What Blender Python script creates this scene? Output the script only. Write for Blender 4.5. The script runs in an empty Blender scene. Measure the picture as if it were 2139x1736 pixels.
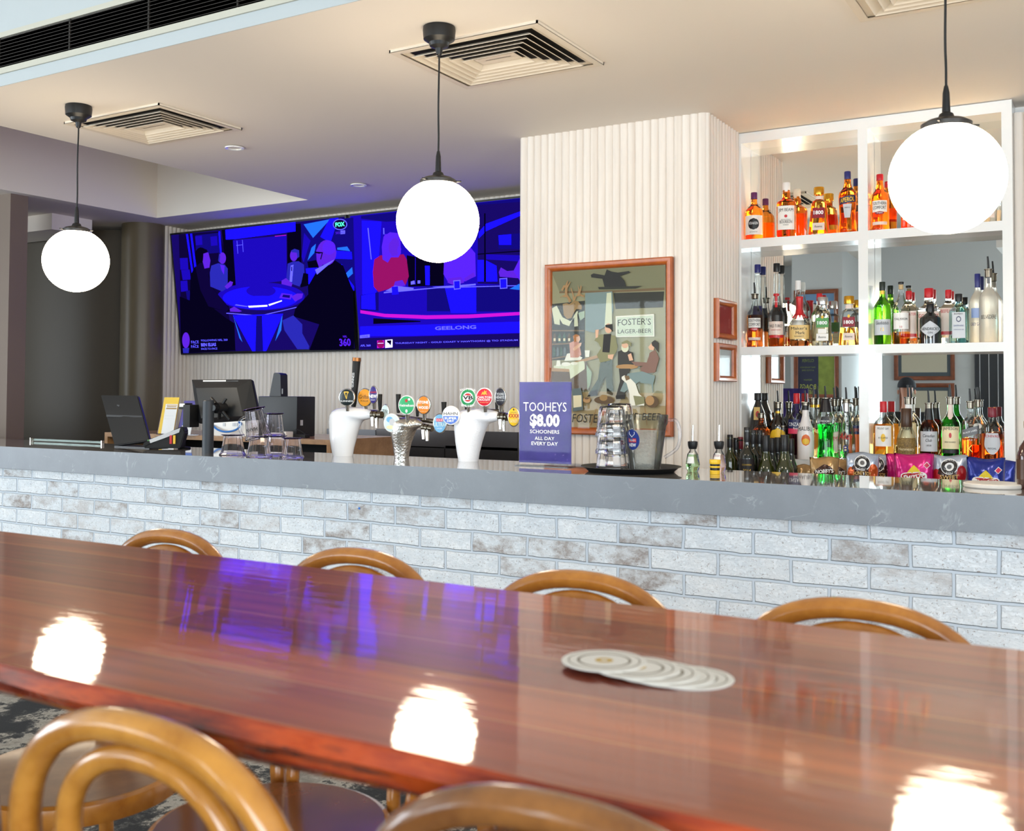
import bpy, bmesh, math, random
from math import sin, cos, pi, radians, atan2, sqrt
from mathutils import Vector, Matrix
random.seed(7)
S = bpy.context.scene
C = S.collection
H0 = 1.36                      # camera height
# ------------------------------------------------------------------ camera
YAW, PIT, ROL = radians(30.646), radians(1.7309), radians(0.27654)
F, CX, CY = 2174.46, 1069.5, 758.0
_f = Vector((-sin(YAW), cos(YAW), 0)); _r = Vector((cos(YAW), sin(YAW), 0)); _u = Vector((0, 0, 1))
f2 = _f * cos(PIT) + _u * sin(PIT); u2 = _u * cos(PIT) - _f * sin(PIT)
R3 = _r * cos(ROL) + u2 * sin(ROL); U3 = u2 * cos(ROL) - _r * sin(ROL)
cam = bpy.data.cameras.new('camera'); camo = bpy.data.objects.new('camera', cam); C.objects.link(camo)
camo.matrix_world = Matrix(((R3.x, U3.x, -f2.x, 0), (R3.y, U3.y, -f2.y, 0), (R3.z, U3.z, -f2.z, H0), (0, 0, 0, 1)))
cam.sensor_fit = 'HORIZONTAL'; cam.sensor_width = 36; cam.lens = 36 * F / 2139
cam.shift_y = -(868 - CY) / 2139; cam.clip_start = .02; cam.clip_end = 100
cam.dof.use_dof = True; cam.dof.focus_distance = 4.9; cam.dof.aperture_fstop = 6.5
S.camera = camo
S.cycles.transparent_max_bounces = 40; S.cycles.max_bounces = 14; S.cycles.transmission_bounces = 14
# ------------------------------------------------------------------ world and daylight
S.view_settings.view_transform = 'Standard'; S.view_settings.look = 'None'
S.view_settings.exposure = 0.45; S.view_settings.gamma = 1; S.view_settings.use_curve_mapping = False
w = bpy.data.worlds.new('daylight'); S.world = w; w.use_nodes = True
bg = w.node_tree.nodes['Background']; bg.inputs[0].default_value = (.80, .90, 1, 1); bg.inputs[1].default_value = 1.6
def area(name, loc, rot, sx, sy, power, col):
    l = bpy.data.lights.new(name, 'AREA'); l.shape = 'RECTANGLE'; l.size = sx; l.size_y = sy; l.energy = power; l.color = col
    o = bpy.data.objects.new(name, l); C.objects.link(o); o.location = loc; o.rotation_euler = rot; return o
WIN = [(-9.2, -4.95), (-3.42, -2.95), (-1.1, 3.1)]          # window openings in the wall behind the viewer
YB = -4.5
for i, (a, b) in enumerate(WIN):
    area('window_daylight', ((a + b) / 2, YB - .35, 1.75), (radians(103), 0, 0), b - a, 2.3, 66 * (b - a), (.86, .93, 1))
area('side_daylight', (-10.3, -1.2, 1.7), (radians(104), 0, radians(-90)), 4.4, 2.3, 165, (.86, .93, 1))
area('street_daylight', (4.3, -1.0, 1.7), (radians(104), 0, radians(90)), 4.0, 2.3, 130, (.90, .95, 1))

# ------------------------------------------------------------------ pixel of the photo -> point on a real plane
def ray(x, y): return R3 * ((x - CX) / F) - U3 * ((y - CY) / F) + f2
def PY(x, y, Y): d = ray(x, y); d = d * (Y / d.y); return Vector((d.x, d.y, d.z + H0))
def PZ(x, y, z): d = ray(x, y); d = d * ((z - H0) / d.z); return Vector((d.x, d.y, d.z + H0))
def PP(x, y, p0, n):
    d = ray(x, y); o = Vector((0, 0, H0)); t = (p0 - o).dot(n) / d.dot(n); return o + d * t
# ------------------------------------------------------------------ materials
M = {}
def lin(c):
    return tuple(((v / 255) / 12.92 if v / 255 <= .04045 else ((v / 255 + .055) / 1.055) ** 2.4) for v in c)
def mat(name, rgb=None, rough=.5, metal=0, spec=.5, em=None, ems=1, trans=0, ior=1.45, coat=0, sss=0, alpha=1, noise=0, nscale=20, bump=0, bscale=60, lcol=None):
    if name in M: return M[name]
    m = bpy.data.materials.new(name); m.use_nodes = True; nt = m.node_tree; b = nt.nodes['Principled BSDF']
    c = lcol or (lin(rgb) if rgb else (0, 0, 0)); b.inputs['Base Color'].default_value = (*c, 1)
    b.inputs['Roughness'].default_value = rough; b.inputs['Metallic'].default_value = metal
    b.inputs['Specular IOR Level'].default_value = spec; b.inputs['IOR'].default_value = ior
    b.inputs['Transmission Weight'].default_value = trans; b.inputs['Coat Weight'].default_value = coat
    b.inputs['Coat Roughness'].default_value = .03; b.inputs['Alpha'].default_value = alpha
    if em: b.inputs['Emission Color'].default_value = (*em, 1); b.inputs['Emission Strength'].default_value = ems
    tc = nt.nodes.new('ShaderNodeTexCoord')
    if noise:
        n = nt.nodes.new('ShaderNodeTexNoise'); n.inputs['Scale'].default_value = nscale; n.inputs['Detail'].default_value = 5
        nt.links.new(tc.outputs['Object'], n.inputs['Vector'])
        mx = nt.nodes.new('ShaderNodeMix'); mx.data_type = 'RGBA'; mx.blend_type = 'MULTIPLY'; mx.inputs[0].default_value = noise
        mx.inputs[6].default_value = (*c, 1)
        cr = nt.nodes.new('ShaderNodeValToRGB'); cr.color_ramp.elements[0].position = .3; cr.color_ramp.elements[1].position = .7
        cr.color_ramp.elements[0].color = (.35, .35, .35, 1)
        nt.links.new(n.outputs['Fac'], cr.inputs[0]); nt.links.new(cr.outputs[0], mx.inputs[7]); nt.links.new(mx.outputs[2], b.inputs['Base Color'])
    if bump:
        n = nt.nodes.new('ShaderNodeTexNoise'); n.inputs['Scale'].default_value = bscale; nt.links.new(tc.outputs['Object'], n.inputs['Vector'])
        bm_ = nt.nodes.new('ShaderNodeBump'); bm_.inputs['Strength'].default_value = bump; bm_.inputs['Distance'].default_value = .01
        nt.links.new(n.outputs['Fac'], bm_.inputs['Height']); nt.links.new(bm_.outputs[0], b.inputs['Normal'])
    M[name] = m; return m
def emat(name, rgb, s=1.0, lcol=None):
    if name in M: return M[name]
    m = bpy.data.materials.new(name); m.use_nodes = True; nt = m.node_tree; nt.nodes.clear()
    e = nt.nodes.new('ShaderNodeEmission'); e.inputs[0].default_value = (*(lcol or lin(rgb)), 1); e.inputs[1].default_value = s
    o = nt.nodes.new('ShaderNodeOutputMaterial'); nt.links.new(e.outputs[0], o.inputs[0]); M[name] = m; return m
def thin(name, rgb, rough=.02, refl=.5, lcol=None, dens=.35):
    """thin clear or tinted glass: see-through, darker and shinier at grazing edges"""
    if name in M: return M[name]
    m = bpy.data.materials.new(name); m.use_nodes = True; nt = m.node_tree; nt.nodes.clear()
    c = lcol or lin(rgb)
    t = nt.nodes.new('ShaderNodeBsdfTransparent'); g = nt.nodes.new('ShaderNodeBsdfGlossy'); g.inputs['Roughness'].default_value = rough
    lw = nt.nodes.new('ShaderNodeLayerWeight'); lw.inputs[0].default_value = .35
    mc = nt.nodes.new('ShaderNodeMix'); mc.data_type = 'RGBA'; mc.inputs[6].default_value = (*c, 1); mc.inputs[7].default_value = (*(v * dens for v in c), 1)
    nt.links.new(lw.outputs['Facing'], mc.inputs[0]); nt.links.new(mc.outputs[2], t.inputs[0])
    mp = nt.nodes.new('ShaderNodeMath'); mp.operation = 'MULTIPLY_ADD'; mp.inputs[1].default_value = refl; mp.inputs[2].default_value = 0
    nt.links.new(lw.outputs['Fresnel'], mp.inputs[0])
    mx = nt.nodes.new('ShaderNodeMixShader'); nt.links.new(mp.outputs[0], mx.inputs[0]); nt.links.new(t.outputs[0], mx.inputs[1]); nt.links.new(g.outputs[0], mx.inputs[2])
    o = nt.nodes.new('ShaderNodeOutputMaterial'); nt.links.new(mx.outputs[0], o.inputs[0]); M[name] = m; return m
def nodes(name):
    m = bpy.data.materials.new(name); m.use_nodes = True; M[name] = m
    return m, m.node_tree, m.node_tree.nodes['Principled BSDF']
def N(nt, t, **kw):
    n = nt.nodes.new(t)
    for k, v in kw.items():
        if k[0] == 'i' and k[1:].isdigit(): n.inputs[int(k[1:])].default_value = v
        else: setattr(n, k, v)
    return n
def L(nt, a, b): nt.links.new(a, b)
def mapped(nt, scale, src='Object', loc=(0, 0, 0), rot=(0, 0, 0)):
    tc = N(nt, 'ShaderNodeTexCoord'); mp = N(nt, 'ShaderNodeMapping'); mp.inputs['Scale'].default_value = scale
    mp.inputs['Location'].default_value = loc; mp.inputs['Rotation'].default_value = rot
    L(nt, tc.outputs[src], mp.inputs[0]); return mp.outputs[0]
def ramp(nt, fac, *stops):
    r = N(nt, 'ShaderNodeValToRGB'); e = r.color_ramp.elements
    while len(e) < len(stops): e.new(.5)
    for k, (p, c) in enumerate(stops): e[k].position = p; e[k].color = (*c, 1) if len(c) == 3 else c
    L(nt, fac, r.inputs[0]); return r.outputs[0]
def mixc(nt, fac, a, b, mode='MIX'):
    m = N(nt, 'ShaderNodeMix', data_type='RGBA', blend_type=mode)
    for s, v in ((0, fac), (6, a), (7, b)):
        if isinstance(v, (int, float)): m.inputs[s].default_value = v
        elif isinstance(v, tuple): m.inputs[s].default_value = (*v, 1)
        else: L(nt, v, m.inputs[s])
    return m.outputs[2]
def noise(nt, vec, scale, detail=5, rough=.5):
    n = N(nt, 'ShaderNodeTexNoise'); n.inputs['Scale'].default_value = scale; n.inputs['Detail'].default_value = detail; n.inputs['Roughness'].default_value = rough
    L(nt, vec, n.inputs['Vector']); return n.outputs['Fac']
def bump(nt, b, h, strength, dist):
    n = N(nt, 'ShaderNodeBump'); n.inputs['Strength'].default_value = strength; n.inputs['Distance'].default_value = dist
    L(nt, h, n.inputs['Height']); L(nt, n.outputs[0], b.inputs['Normal'])

# polished table boards, laid along the table
m, nt, b = nodes('table_wood')
v = mapped(nt, (1, 1, 1))
br = N(nt, 'ShaderNodeTexBrick', offset=.37); br.inputs['Scale'].default_value = 1; br.inputs['Brick Width'].default_value = 2.6; br.inputs['Row Height'].default_value = .112
br.inputs['Mortar Size'].default_value = .0026; br.inputs['Mortar Smooth'].default_value = .8; br.inputs['Bias'].default_value = -.1
br.inputs['Color1'].default_value = (*lin((138, 56, 28)), 1); br.inputs['Color2'].default_value = (*lin((186, 98, 48)), 1); br.inputs['Mortar'].default_value = (*lin((190, 122, 66)), 1)
L(nt, v, br.inputs['Vector'])
g1 = noise(nt, mapped(nt, (1.6, 26, 26)), 1.6, 8, .6); g2 = noise(nt, mapped(nt, (.9, 7, 7)), 1.3, 4)
c1 = mixc(nt, .75, br.outputs['Color'], ramp(nt, g1, (.25, (.45, .38, .36)), (.55, (1, 1, 1)), (.8, (1.25, 1.15, 1.0))), 'MULTIPLY')
c2 = mixc(nt, .8, c1, ramp(nt, g2, (.3, (.62, .50, .5)), (.6, (1.1, 1.05, 1))), 'MULTIPLY')
L(nt, c2, b.inputs['Base Color']); b.inputs['Roughness'].default_value = .45; b.inputs['Specular IOR Level'].default_value = .2; b.inputs['Coat Weight'].default_value = .75; b.inputs['Coat Roughness'].default_value = .04
b.inputs['Coat IOR'].default_value = 1.5
bump(nt, b, noise(nt, mapped(nt, (5, 30, 5)), 2, 3), .12, .002)
bn = [n for n in nt.nodes if n.type == 'BUMP'][0]; L(nt, bn.outputs[0], b.inputs['Coat Normal'])
m, nt, b = nodes('table_edge_wood')
g = noise(nt, mapped(nt, (3, 14, 22)), 2.2, 6, .6)
L(nt, ramp(nt, g, (.32, lin((64, 20, 10))), (.48, lin((150, 48, 16))), (.6, lin((188, 74, 26))), (.72, lin((90, 40, 28)))), b.inputs['Base Color'])
b.inputs['Roughness'].default_value = .25; b.inputs['Coat Weight'].default_value = .6
def woodmat(name, c1, c2, rough=.25):
    m, nt, b = nodes(name)
    g = noise(nt, mapped(nt, (9, 9, 9)), 1.5, 6, .6)
    L(nt, ramp(nt, g, (.3, lin(c1)), (.65, lin(c2))), b.inputs['Base Color']); b.inputs['Roughness'].default_value = rough
    b.inputs['Coat Weight'].default_value = .7; b.inputs['Coat Roughness'].default_value = .12; return m
woodmat('bentwood_honey', (160, 98, 28), (204, 140, 58)); woodmat('bentwood_brown', (104, 60, 26), (150, 96, 46)); woodmat('bentwood_amber', (156, 90, 28), (200, 130, 50))
woodmat('seat_wood', (118, 80, 44), (150, 106, 64), .45); woodmat('seat_wood_dark', (92, 50, 36), (124, 70, 46), .2)
woodmat('frame_wood', (160, 76, 26), (188, 98, 38), .35); woodmat('frame_wood_dark', (112, 58, 32), (140, 76, 44), .35)
for k_ in ('frame_wood', 'frame_wood_dark', 'seat_wood'): M[k_].node_tree.nodes['Principled BSDF'].inputs['Coat Weight'].default_value = .15
woodmat('plywood', (150, 108, 66), (182, 138, 92), .5)
# grey stone counter
def stone(name, base, rough):
    m, nt, b = nodes(name)
    v = mapped(nt, (1, 1, 1)); n1 = noise(nt, v, 6, 8, .65)
    wv = N(nt, 'ShaderNodeTexNoise'); wv.inputs['Scale'].default_value = 5; wv.inputs['Detail'].default_value = 6; wv.inputs['Distortion'].default_value = 1.6; L(nt, v, wv.inputs['Vector'])
    vein = ramp(nt, wv.outputs['Fac'], (.485, (0, 0, 0)), (.5, (1, 1, 1)), (.515, (0, 0, 0)))
    msk = ramp(nt, noise(nt, v, 9, 3), (.52, (0, 0, 0)), (.7, (.55, .55, .55)))
    vm = mixc(nt, 1.0, vein, msk, 'MULTIPLY')
    c = lin(base); c1 = mixc(nt, n1, tuple(x * .8 for x in c), tuple(x * 1.18 for x in c))
    sp = ramp(nt, noise(nt, v, 160, 2), (.62, (0, 0, 0)), (.75, (.12, .12, .12)))
    L(nt, mixc(nt, sp, mixc(nt, vm, c1, lin((205, 208, 212))), (.5, .5, .52)), b.inputs['Base Color'])
    b.inputs['Roughness'].default_value = rough; return m
stone('stone_front', (134, 139, 146), .42)
m = stone('stone_top', (120, 116, 114), .045); b = m.node_tree.nodes['Principled BSDF']; b.inputs['IOR'].default_value = 1.75; b.inputs['Coat Weight'].default_value = .5; b.inputs['Coat Roughness'].default_value = .02
# limewashed fluted timber
def flutemat(name, tint):
    m, nt, b = nodes(name)
    g = noise(nt, mapped(nt, (40, 40, 1.6)), 1.0, 5, .6); g2 = noise(nt, mapped(nt, (21, 21, .05)), 1.0, 1)
    c = tuple(lin(tint)); d = tuple(x * f_ for x, f_ in zip(c, (.70, .64, .57)))
    c1 = mixc(nt, ramp(nt, g, (.40, (0, 0, 0)), (.8, (.35, .35, .35))), c, d)
    c2 = mixc(nt, .9, c1, ramp(nt, g2, (.3, (.90, .87, .84)), (.5, (1, .99, .98)), (.7, (.94, .92, .90))), 'MULTIPLY')
    L(nt, c2, b.inputs['Base Color']); b.inputs['Roughness'].default_value = .6; return m
flutemat('limewashed_timber', (236, 228, 220))
# whitewashed brick
ZM = PY(979, 1067, 3.3).z; XJ = PY(1092, 1091, 3.3).x
m, nt, b = nodes('whitewashed_brick')
tc = N(nt, 'ShaderNodeTexCoord'); sx = N(nt, 'ShaderNodeSeparateXYZ'); L(nt, tc.outputs['Object'], sx.inputs[0])
nz = noise(nt, tc.outputs['Object'], 9, 3); nz2 = noise(nt, mapped(nt, (1, 1, 1), loc=(7, 3, 5)), 9, 3)
def wob(src, n_, off, amt):
    a = N(nt, 'ShaderNodeMath', operation='MULTIPLY_ADD', i1=amt); L(nt, n_, a.inputs[0])
    s = N(nt, 'ShaderNodeMath', operation='ADD', i1=off - amt * .5); L(nt, src, s.inputs[0]); L(nt, s.outputs[0], a.inputs[2]); return a.outputs[0]
cb = N(nt, 'ShaderNodeCombineXYZ'); L(nt, wob(sx.outputs[0], nz, -XJ + 24.0, .016), cb.inputs[0]); L(nt, wob(sx.outputs[2], nz2, -ZM + .0768 * 40, .012), cb.inputs[1])
br = N(nt, 'ShaderNodeTexBrick', offset=.5, squash=1); br.inputs['Scale'].default_value = 1; br.inputs['Brick Width'].default_value = .240; br.inputs['Row Height'].default_value = .0768
br.inputs['Mortar Size'].default_value = .0066; br.inputs['Mortar Smooth'].default_value = .45; br.inputs['Bias'].default_value = 0
br.inputs['Color1'].default_value = (0, 0, 0, 1); br.inputs['Color2'].default_value = (1, 1, 1, 1); br.inputs['Mortar'].default_value = (.2, .2, .2, 1)
L(nt, cb.outputs[0], br.inputs['Vector'])
big = noise(nt, mapped(nt, (1, 1, 1.7)), 13, 5, .6); fine = noise(nt, mapped(nt, (1, 1, 1.5)), 75, 6, .7); sp = noise(nt, mapped(nt, (1, 1, 1.2), loc=(3, 1, 2)), 120, 4, .75)
perb = ramp(nt, br.outputs['Color'], (.50, (.06, .06, .06)), (.85, (1, 1, 1)))
patch = mixc(nt, 1.0, perb, ramp(nt, big, (.42, (0, 0, 0)), (.62, (1, 1, 1))), 'MULTIPLY')
patch = mixc(nt, .85, patch, ramp(nt, fine, (.35, (.35, .35, .35)), (.6, (1, 1, 1))), 'MULTIPLY')
white = mixc(nt, ramp(nt, big, (.35, (0, 0, 0)), (.7, (1, 1, 1))), lin((228, 232, 236)), lin((250, 251, 252)))
face = mixc(nt, patch, white, mixc(nt, big, lin((128, 124, 126)), lin((168, 152, 142))))
speck = ramp(nt, sp, (.60, (0, 0, 0)), (.66, (.85, .85, .85)))
face = mixc(nt, speck, face, lin((142, 122, 112)))
col = mixc(nt, br.outputs['Fac'], face, lin((200, 208, 217)))
L(nt, col, b.inputs['Base Color']); b.inputs['Roughness'].default_value = .75
hgt = mixc(nt, br.outputs['Fac'], ramp(nt, fine, (.3, (.80, .80, .80)), (.55, (1, 1, 1))), (.05, .05, .05))
bump(nt, b, hgt, .9, .009)
# carpet
m, nt, b = nodes('patterned_carpet')
v = mapped(nt, (1, 1, 1)); a = noise(nt, v, 2.6, 7, .75)
L(nt, ramp(nt, a, (.46, lin((28, 28, 30))), (.50, lin((70, 68, 66))), (.53, lin((158, 152, 142))), (.62, lin((120, 114, 106)))), b.inputs['Base Color']); b.inputs['Roughness'].default_value = .95
bump(nt, b, noise(nt, v, 180, 2), .6, .004)
WHITE = mat('white_paint', (232, 228, 222), .55, bump=.03, bscale=200); mat('ceiling_paint', (238, 229, 218), .75); mat('shelf_paint', (240, 239, 237), .22, coat=.3)
mat('taupe_paint', (112, 100, 84), .5); mat('dark_wall', (68, 59, 46), .5); mat('column_paint', (106, 95, 74), .36); mat('pillar_taupe', (124, 108, 96), .55)
mat('pillar_taupe_side', (124, 108, 96), .55); mat('black_void', (14, 13, 13), .6)
mat('black_metal', (24, 24, 25), .4, spec=.5); mat('black_plastic', (26, 27, 29), .42); mat('matte_black', (16, 16, 17), .6); mat('grey_plastic', (60, 62, 66), .4)
mat('chrome', (215, 212, 205), .12, 1); mat('brushed_steel', (200, 196, 190), .28, 1, bump=.3, bscale=120); mat('tarnished_metal', (120, 112, 100), .25, 1)
mat('gold_cap', (226, 170, 60), .25, 1); mat('silver_cap', (205, 204, 208), .25, 1)
mat('grille_beige', (206, 202, 186), .55); mat('grille_dark', (40, 34, 28), .5); mat('vent_cream', (226, 214, 196), .5); mat('duct_black', (22, 17, 13), .7)
mat('glossy_white', (244, 244, 246), .12, coat=.6); mat('frosted_white', (240, 240, 244), .35, bump=.25, bscale=180)
m, nt, b = nodes('mirror'); b.inputs['Base Color'].default_value = (.88, .90, .88, 1); b.inputs['Metallic'].default_value = 1; b.inputs['Roughness'].default_value = .005
GLASS = mat('picture_glass', (255, 255, 255), .02, trans=1, ior=1.5)
thin('clear_glass', (250, 252, 251), refl=.75, dens=.62); thin('window_pane', (246, 250, 250), refl=.8, dens=.8); thin('clear_plastic', (250, 250, 253), refl=.6, dens=.66)
thin('purple_plastic', (206, 180, 255), refl=.7, dens=.6)
thin('picture_pane', (252, 253, 252), refl=.40, dens=.9)
def liquid(name, rgb, ior=1.33, rough=.0, lcol=None): return mat(name, rgb, rough, trans=1, ior=ior, lcol=lcol)
# ------------------------------------------------------------------ mesh helpers
def link(name, me, m, parent=None, smooth=False):
    ms = m if isinstance(m, (list, tuple)) else [m]
    for k in ms: me.materials.append(M[k] if isinstance(k, str) else k)
    if smooth:
        for p in me.polygons: p.use_smooth = True
    o = bpy.data.objects.new(name, me); C.objects.link(o)
    if parent: o.parent = parent
    return o
def fin(name, bm_, m, parent=None, smooth=False, auto=None):
    bmesh.ops.recalc_face_normals(bm_, faces=bm_.faces)
    if auto:
        for e in bm_.edges:
            if len(e.link_faces) == 2 and e.calc_face_angle(0) > radians(auto): e.smooth = False
        smooth = True
    me = bpy.data.meshes.new(name); bm_.to_mesh(me); bm_.free(); return link(name, me, m, parent, smooth)
def box(bm_, x0, x1, y0, y1, z0, z1, mi=0, bev=0):
    vs = [bm_.verts.new((x, y, z)) for x in (x0, x1) for y in (y0, y1) for z in (z0, z1)]
    fs = [bm_.faces.new([vs[i] for i in q]) for q in ((0, 1, 3, 2), (4, 6, 7, 5), (0, 4, 5, 1), (2, 3, 7, 6), (0, 2, 6, 4), (1, 5, 7, 3))]
    for f_ in fs: f_.material_index = mi
    if bev: bmesh.ops.bevel(bm_, geom=list({e for f_ in fs for e in f_.edges}), offset=bev, segments=2, affect='EDGES', profile=.7)
def Box(name, x0, x1, y0, y1, z0, z1, m, parent=None, bev=0):
    b_ = bmesh.new(); box(b_, x0, x1, y0, y1, z0, z1, 0, bev); return fin(name, b_, m, parent, auto=30 if bev else None)
def ring_pts(c, r, nseg, n=2.0, rx=None): 
    out = []
    for k in range(nseg):
        a = 2 * pi * k / nseg; s = (abs(cos(a)) ** n + abs(sin(a)) ** n) ** (-1 / n)
        out.append((c[0] + (rx or r) * s * sin(a), c[1] - r * s * cos(a), c[2]))
    return out
def lathe(bm_, prof, seg=24, n=2.0, c=(0, 0, 0), mi=0, capb=True, capt=True, mifn=None, dep=1.0):
    rings = []
    for r, z in prof:
        rings.append([bm_.verts.new((p[0], c[1] + (p[1] - c[1]) * dep, p[2])) for p in ring_pts((c[0], c[1], c[2] + z), max(r, 1e-5), seg, n)])
    for i in range(len(rings) - 1):
        a, b_ = rings[i], rings[i + 1]
        for k in range(seg):
            f_ = bm_.faces.new((a[k], a[(k + 1) % seg], b_[(k + 1) % seg], b_[k])); f_.material_index = mifn(i) if mifn else mi
    if capb: bm_.faces.new(list(reversed(rings[0]))).material_index = mifn(0) if mifn else mi
    if capt: bm_.faces.new(rings[-1]).material_index = mifn(len(rings) - 2) if mifn else mi
def Lathe(name, prof, m, parent=None, seg=24, n=2.0, c=(0, 0, 0), auto=35, dep=1.0, **k):
    b_ = bmesh.new(); lathe(b_, prof, seg, n, c, dep=dep, **k); return fin(name, b_, m, parent, auto=auto)
def tube(bm_, pts, r, seg=10, closed=False, caps=True, mi=0):
    pts = [Vector(p) for p in pts]; n = len(pts); rr = r if isinstance(r, (list, tuple)) else [r] * n
    rings = []; up = None
    for i, p in enumerate(pts):
        a = pts[(i - 1) % n] if (closed or i > 0) else p; b_ = pts[(i + 1) % n] if (closed or i < n - 1) else p
        t = (b_ - a).normalized()
        if up is None: up = t.orthogonal().normalized()
        up = (up - t * up.dot(t)); up = up.normalized() if up.length > 1e-6 else t.orthogonal().normalized()
        s = t.cross(up)
        rings.append([bm_.verts.new(p + (up * cos(2 * pi * k / seg) + s * sin(2 * pi * k / seg)) * rr[i]) for k in range(seg)])
    for i in range(n if closed else n - 1):
        a, b_ = rings[i], rings[(i + 1) % n]
        off = 0
        if closed and i == n - 1: off = min(range(seg), key=lambda q: (a[0].co - b_[q].co).length)
        for k in range(seg): bm_.faces.new((a[k], a[(k + 1) % seg], b_[(k + 1 + off) % seg], b_[(k + off) % seg])).material_index = mi
    if caps and not closed: bm_.faces.new(rings[0][::-1]).material_index = mi; bm_.faces.new(rings[-1]).material_index = mi
def Tube(name, pts, r, m, parent=None, seg=10, closed=False):
    b_ = bmesh.new(); tube(b_, pts, r, seg, closed); return fin(name, b_, m, parent, auto=50)
def smooth_path(pts, sub=6, closed=False):
    pts = [Vector(p) for p in pts]; n = len(pts); out = []
    for i in range(n if closed else n - 1):
        p0 = pts[(i - 1) % n] if closed or i else pts[i]; p1 = pts[i]; p2 = pts[(i + 1) % n]; p3 = pts[(i + 2) % n] if closed or i + 2 < n else p2
        for k in range(sub):
            t = k / sub; out.append(.5 * ((2 * p1) + (-p0 + p2) * t + (2 * p0 - 5 * p1 + 4 * p2 - p3) * t * t + (-p0 + 3 * p1 - 3 * p2 + p3) * t ** 3))
    if not closed: out.append(pts[-1])
    return out
def poly(name, pts, m, parent=None, thick=0.0, dirv=(0, 1, 0)):
    b_ = bmesh.new(); vs = [b_.verts.new(p) for p in pts]; f_ = b_.faces.new(vs)
    if thick:
        r_ = bmesh.ops.extrude_face_region(b_, geom=[f_]); bmesh.ops.translate(b_, verts=[e for e in r_['geom'] if isinstance(e, bmesh.types.BMVert)], vec=Vector(dirv) * thick)
    return fin(name, b_, m, parent)
def thing(name, loc, label, cat, group=None, rz=0):
    o = bpy.data.objects.new(name, None); C.objects.link(o); o.location = loc; o.rotation_euler = (0, 0, rz); o.empty_display_size = .05
    return tag(o, label, cat, group)
def tag(o, label, cat, group=None, kind=None):
    if label: o['label'] = label
    if cat: o['category'] = cat
    if group: o['group'] = group
    if kind: o['kind'] = kind
    return o
def st(o): o['kind'] = 'structure'; return o
def part(o, root):   # hand a world-space mesh to a thing whose origin stands elsewhere
    o.parent = root; o.data.transform(root_matrix(root).inverted()); return o
def root_matrix(r): return Matrix.Translation(r.location) @ r.rotation_euler.to_matrix().to_4x4()
_tx = {}
def textmesh(s, bold=0.0, res=2):
    key = (s, bold, res)
    if key not in _tx:
        cu = bpy.data.curves.new('lettering', 'FONT'); cu.body = s; cu.size = 1; cu.resolution_u = res; cu.offset = bold; cu.align_x = 'CENTER'
        cu.space_line = .95
        o = bpy.data.objects.new('lettering', cu); C.objects.link(o); dg = bpy.context.evaluated_depsgraph_get(); dg.update()
        me = bpy.data.meshes.new_from_object(o.evaluated_get(dg)); bpy.data.objects.remove(o); bpy.data.curves.remove(cu)
        vs = [v_.co.copy() for v_ in me.vertices]; fs = [tuple(p.vertices) for p in me.polygons]; bpy.data.meshes.remove(me)
        x0 = min(v_.x for v_ in vs); x1 = max(v_.x for v_ in vs); y0 = min(v_.y for v_ in vs); y1 = max(v_.y for v_ in vs)
        _tx[key] = ([((v_.x - (x0 + x1) / 2) / (x1 - x0), (v_.y - (y0 + y1) / 2) / (y1 - y0)) for v_ in vs], fs, (x1 - x0) / (y1 - y0))
    return _tx[key]
def text(s, fn, wd, ht, m, parent, name='lettering', bold=.0, shear=0, arc=0):
    """fn(u, v) -> point; u, v in metres on the carrying face"""
    vs, fs, asp = textmesh(s, bold)
    if wd is None: wd = ht * asp
    if ht is None: ht = wd / asp
    me = bpy.data.meshes.new(name)
    me.from_pydata([fn(x * wd + shear * y * ht, y * ht + arc * (4 * x * x - 1) * -1 * 1.0) for x, y in vs], [], fs)
    return link(name, me, m, parent)
INK = mat('black_ink', (28, 26, 28), .5); mat('white_ink', (246, 246, 246), .5); mat('red_ink', (190, 30, 40), .5); mat('gold_ink', (212, 170, 70), .35, .6)
mat('blue_ink', (30, 44, 120), .5); mat('green_ink', (20, 110, 60), .5)

# ================================================================== THE ROOM
ZC = H0 + 1.335; YW = 5.97
XE = -4.86; YG = 2.744; YR = 5.43; XR = -6.38
st(Box('floor', -10.2, 4.2, -4.6, 6.1, -.1, 0, 'patterned_carpet'))
b_ = bmesh.new(); box(b_, XE, 4.2, YG, 6.1, ZC, ZC + .9); box(b_, -10.2, XE, YR, 6.1, ZC, ZC + .9); box(b_, -10.2, XR, YG, YR, ZC, ZC + .9)
box(b_, XR, XE, YG, YR, ZC + .72, ZC + .9)
st(fin('ceiling', b_, 'ceiling_paint'))
st(Box('ceiling_upper', -10.2, 4.2, -4.6, YG, 3.72, 3.82, 'ceiling_paint'))
b_ = bmesh.new(); box(b_, -10.2, 4.2, YG - .004, YG, ZC, ZC + .052); box(b_, -10.2, 4.2, YG - .004, YG, ZC + .235, 3.72)
st(fin('wall_bulkhead', b_, mat('bulkhead_paint', (196, 202, 203), .6)))
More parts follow.
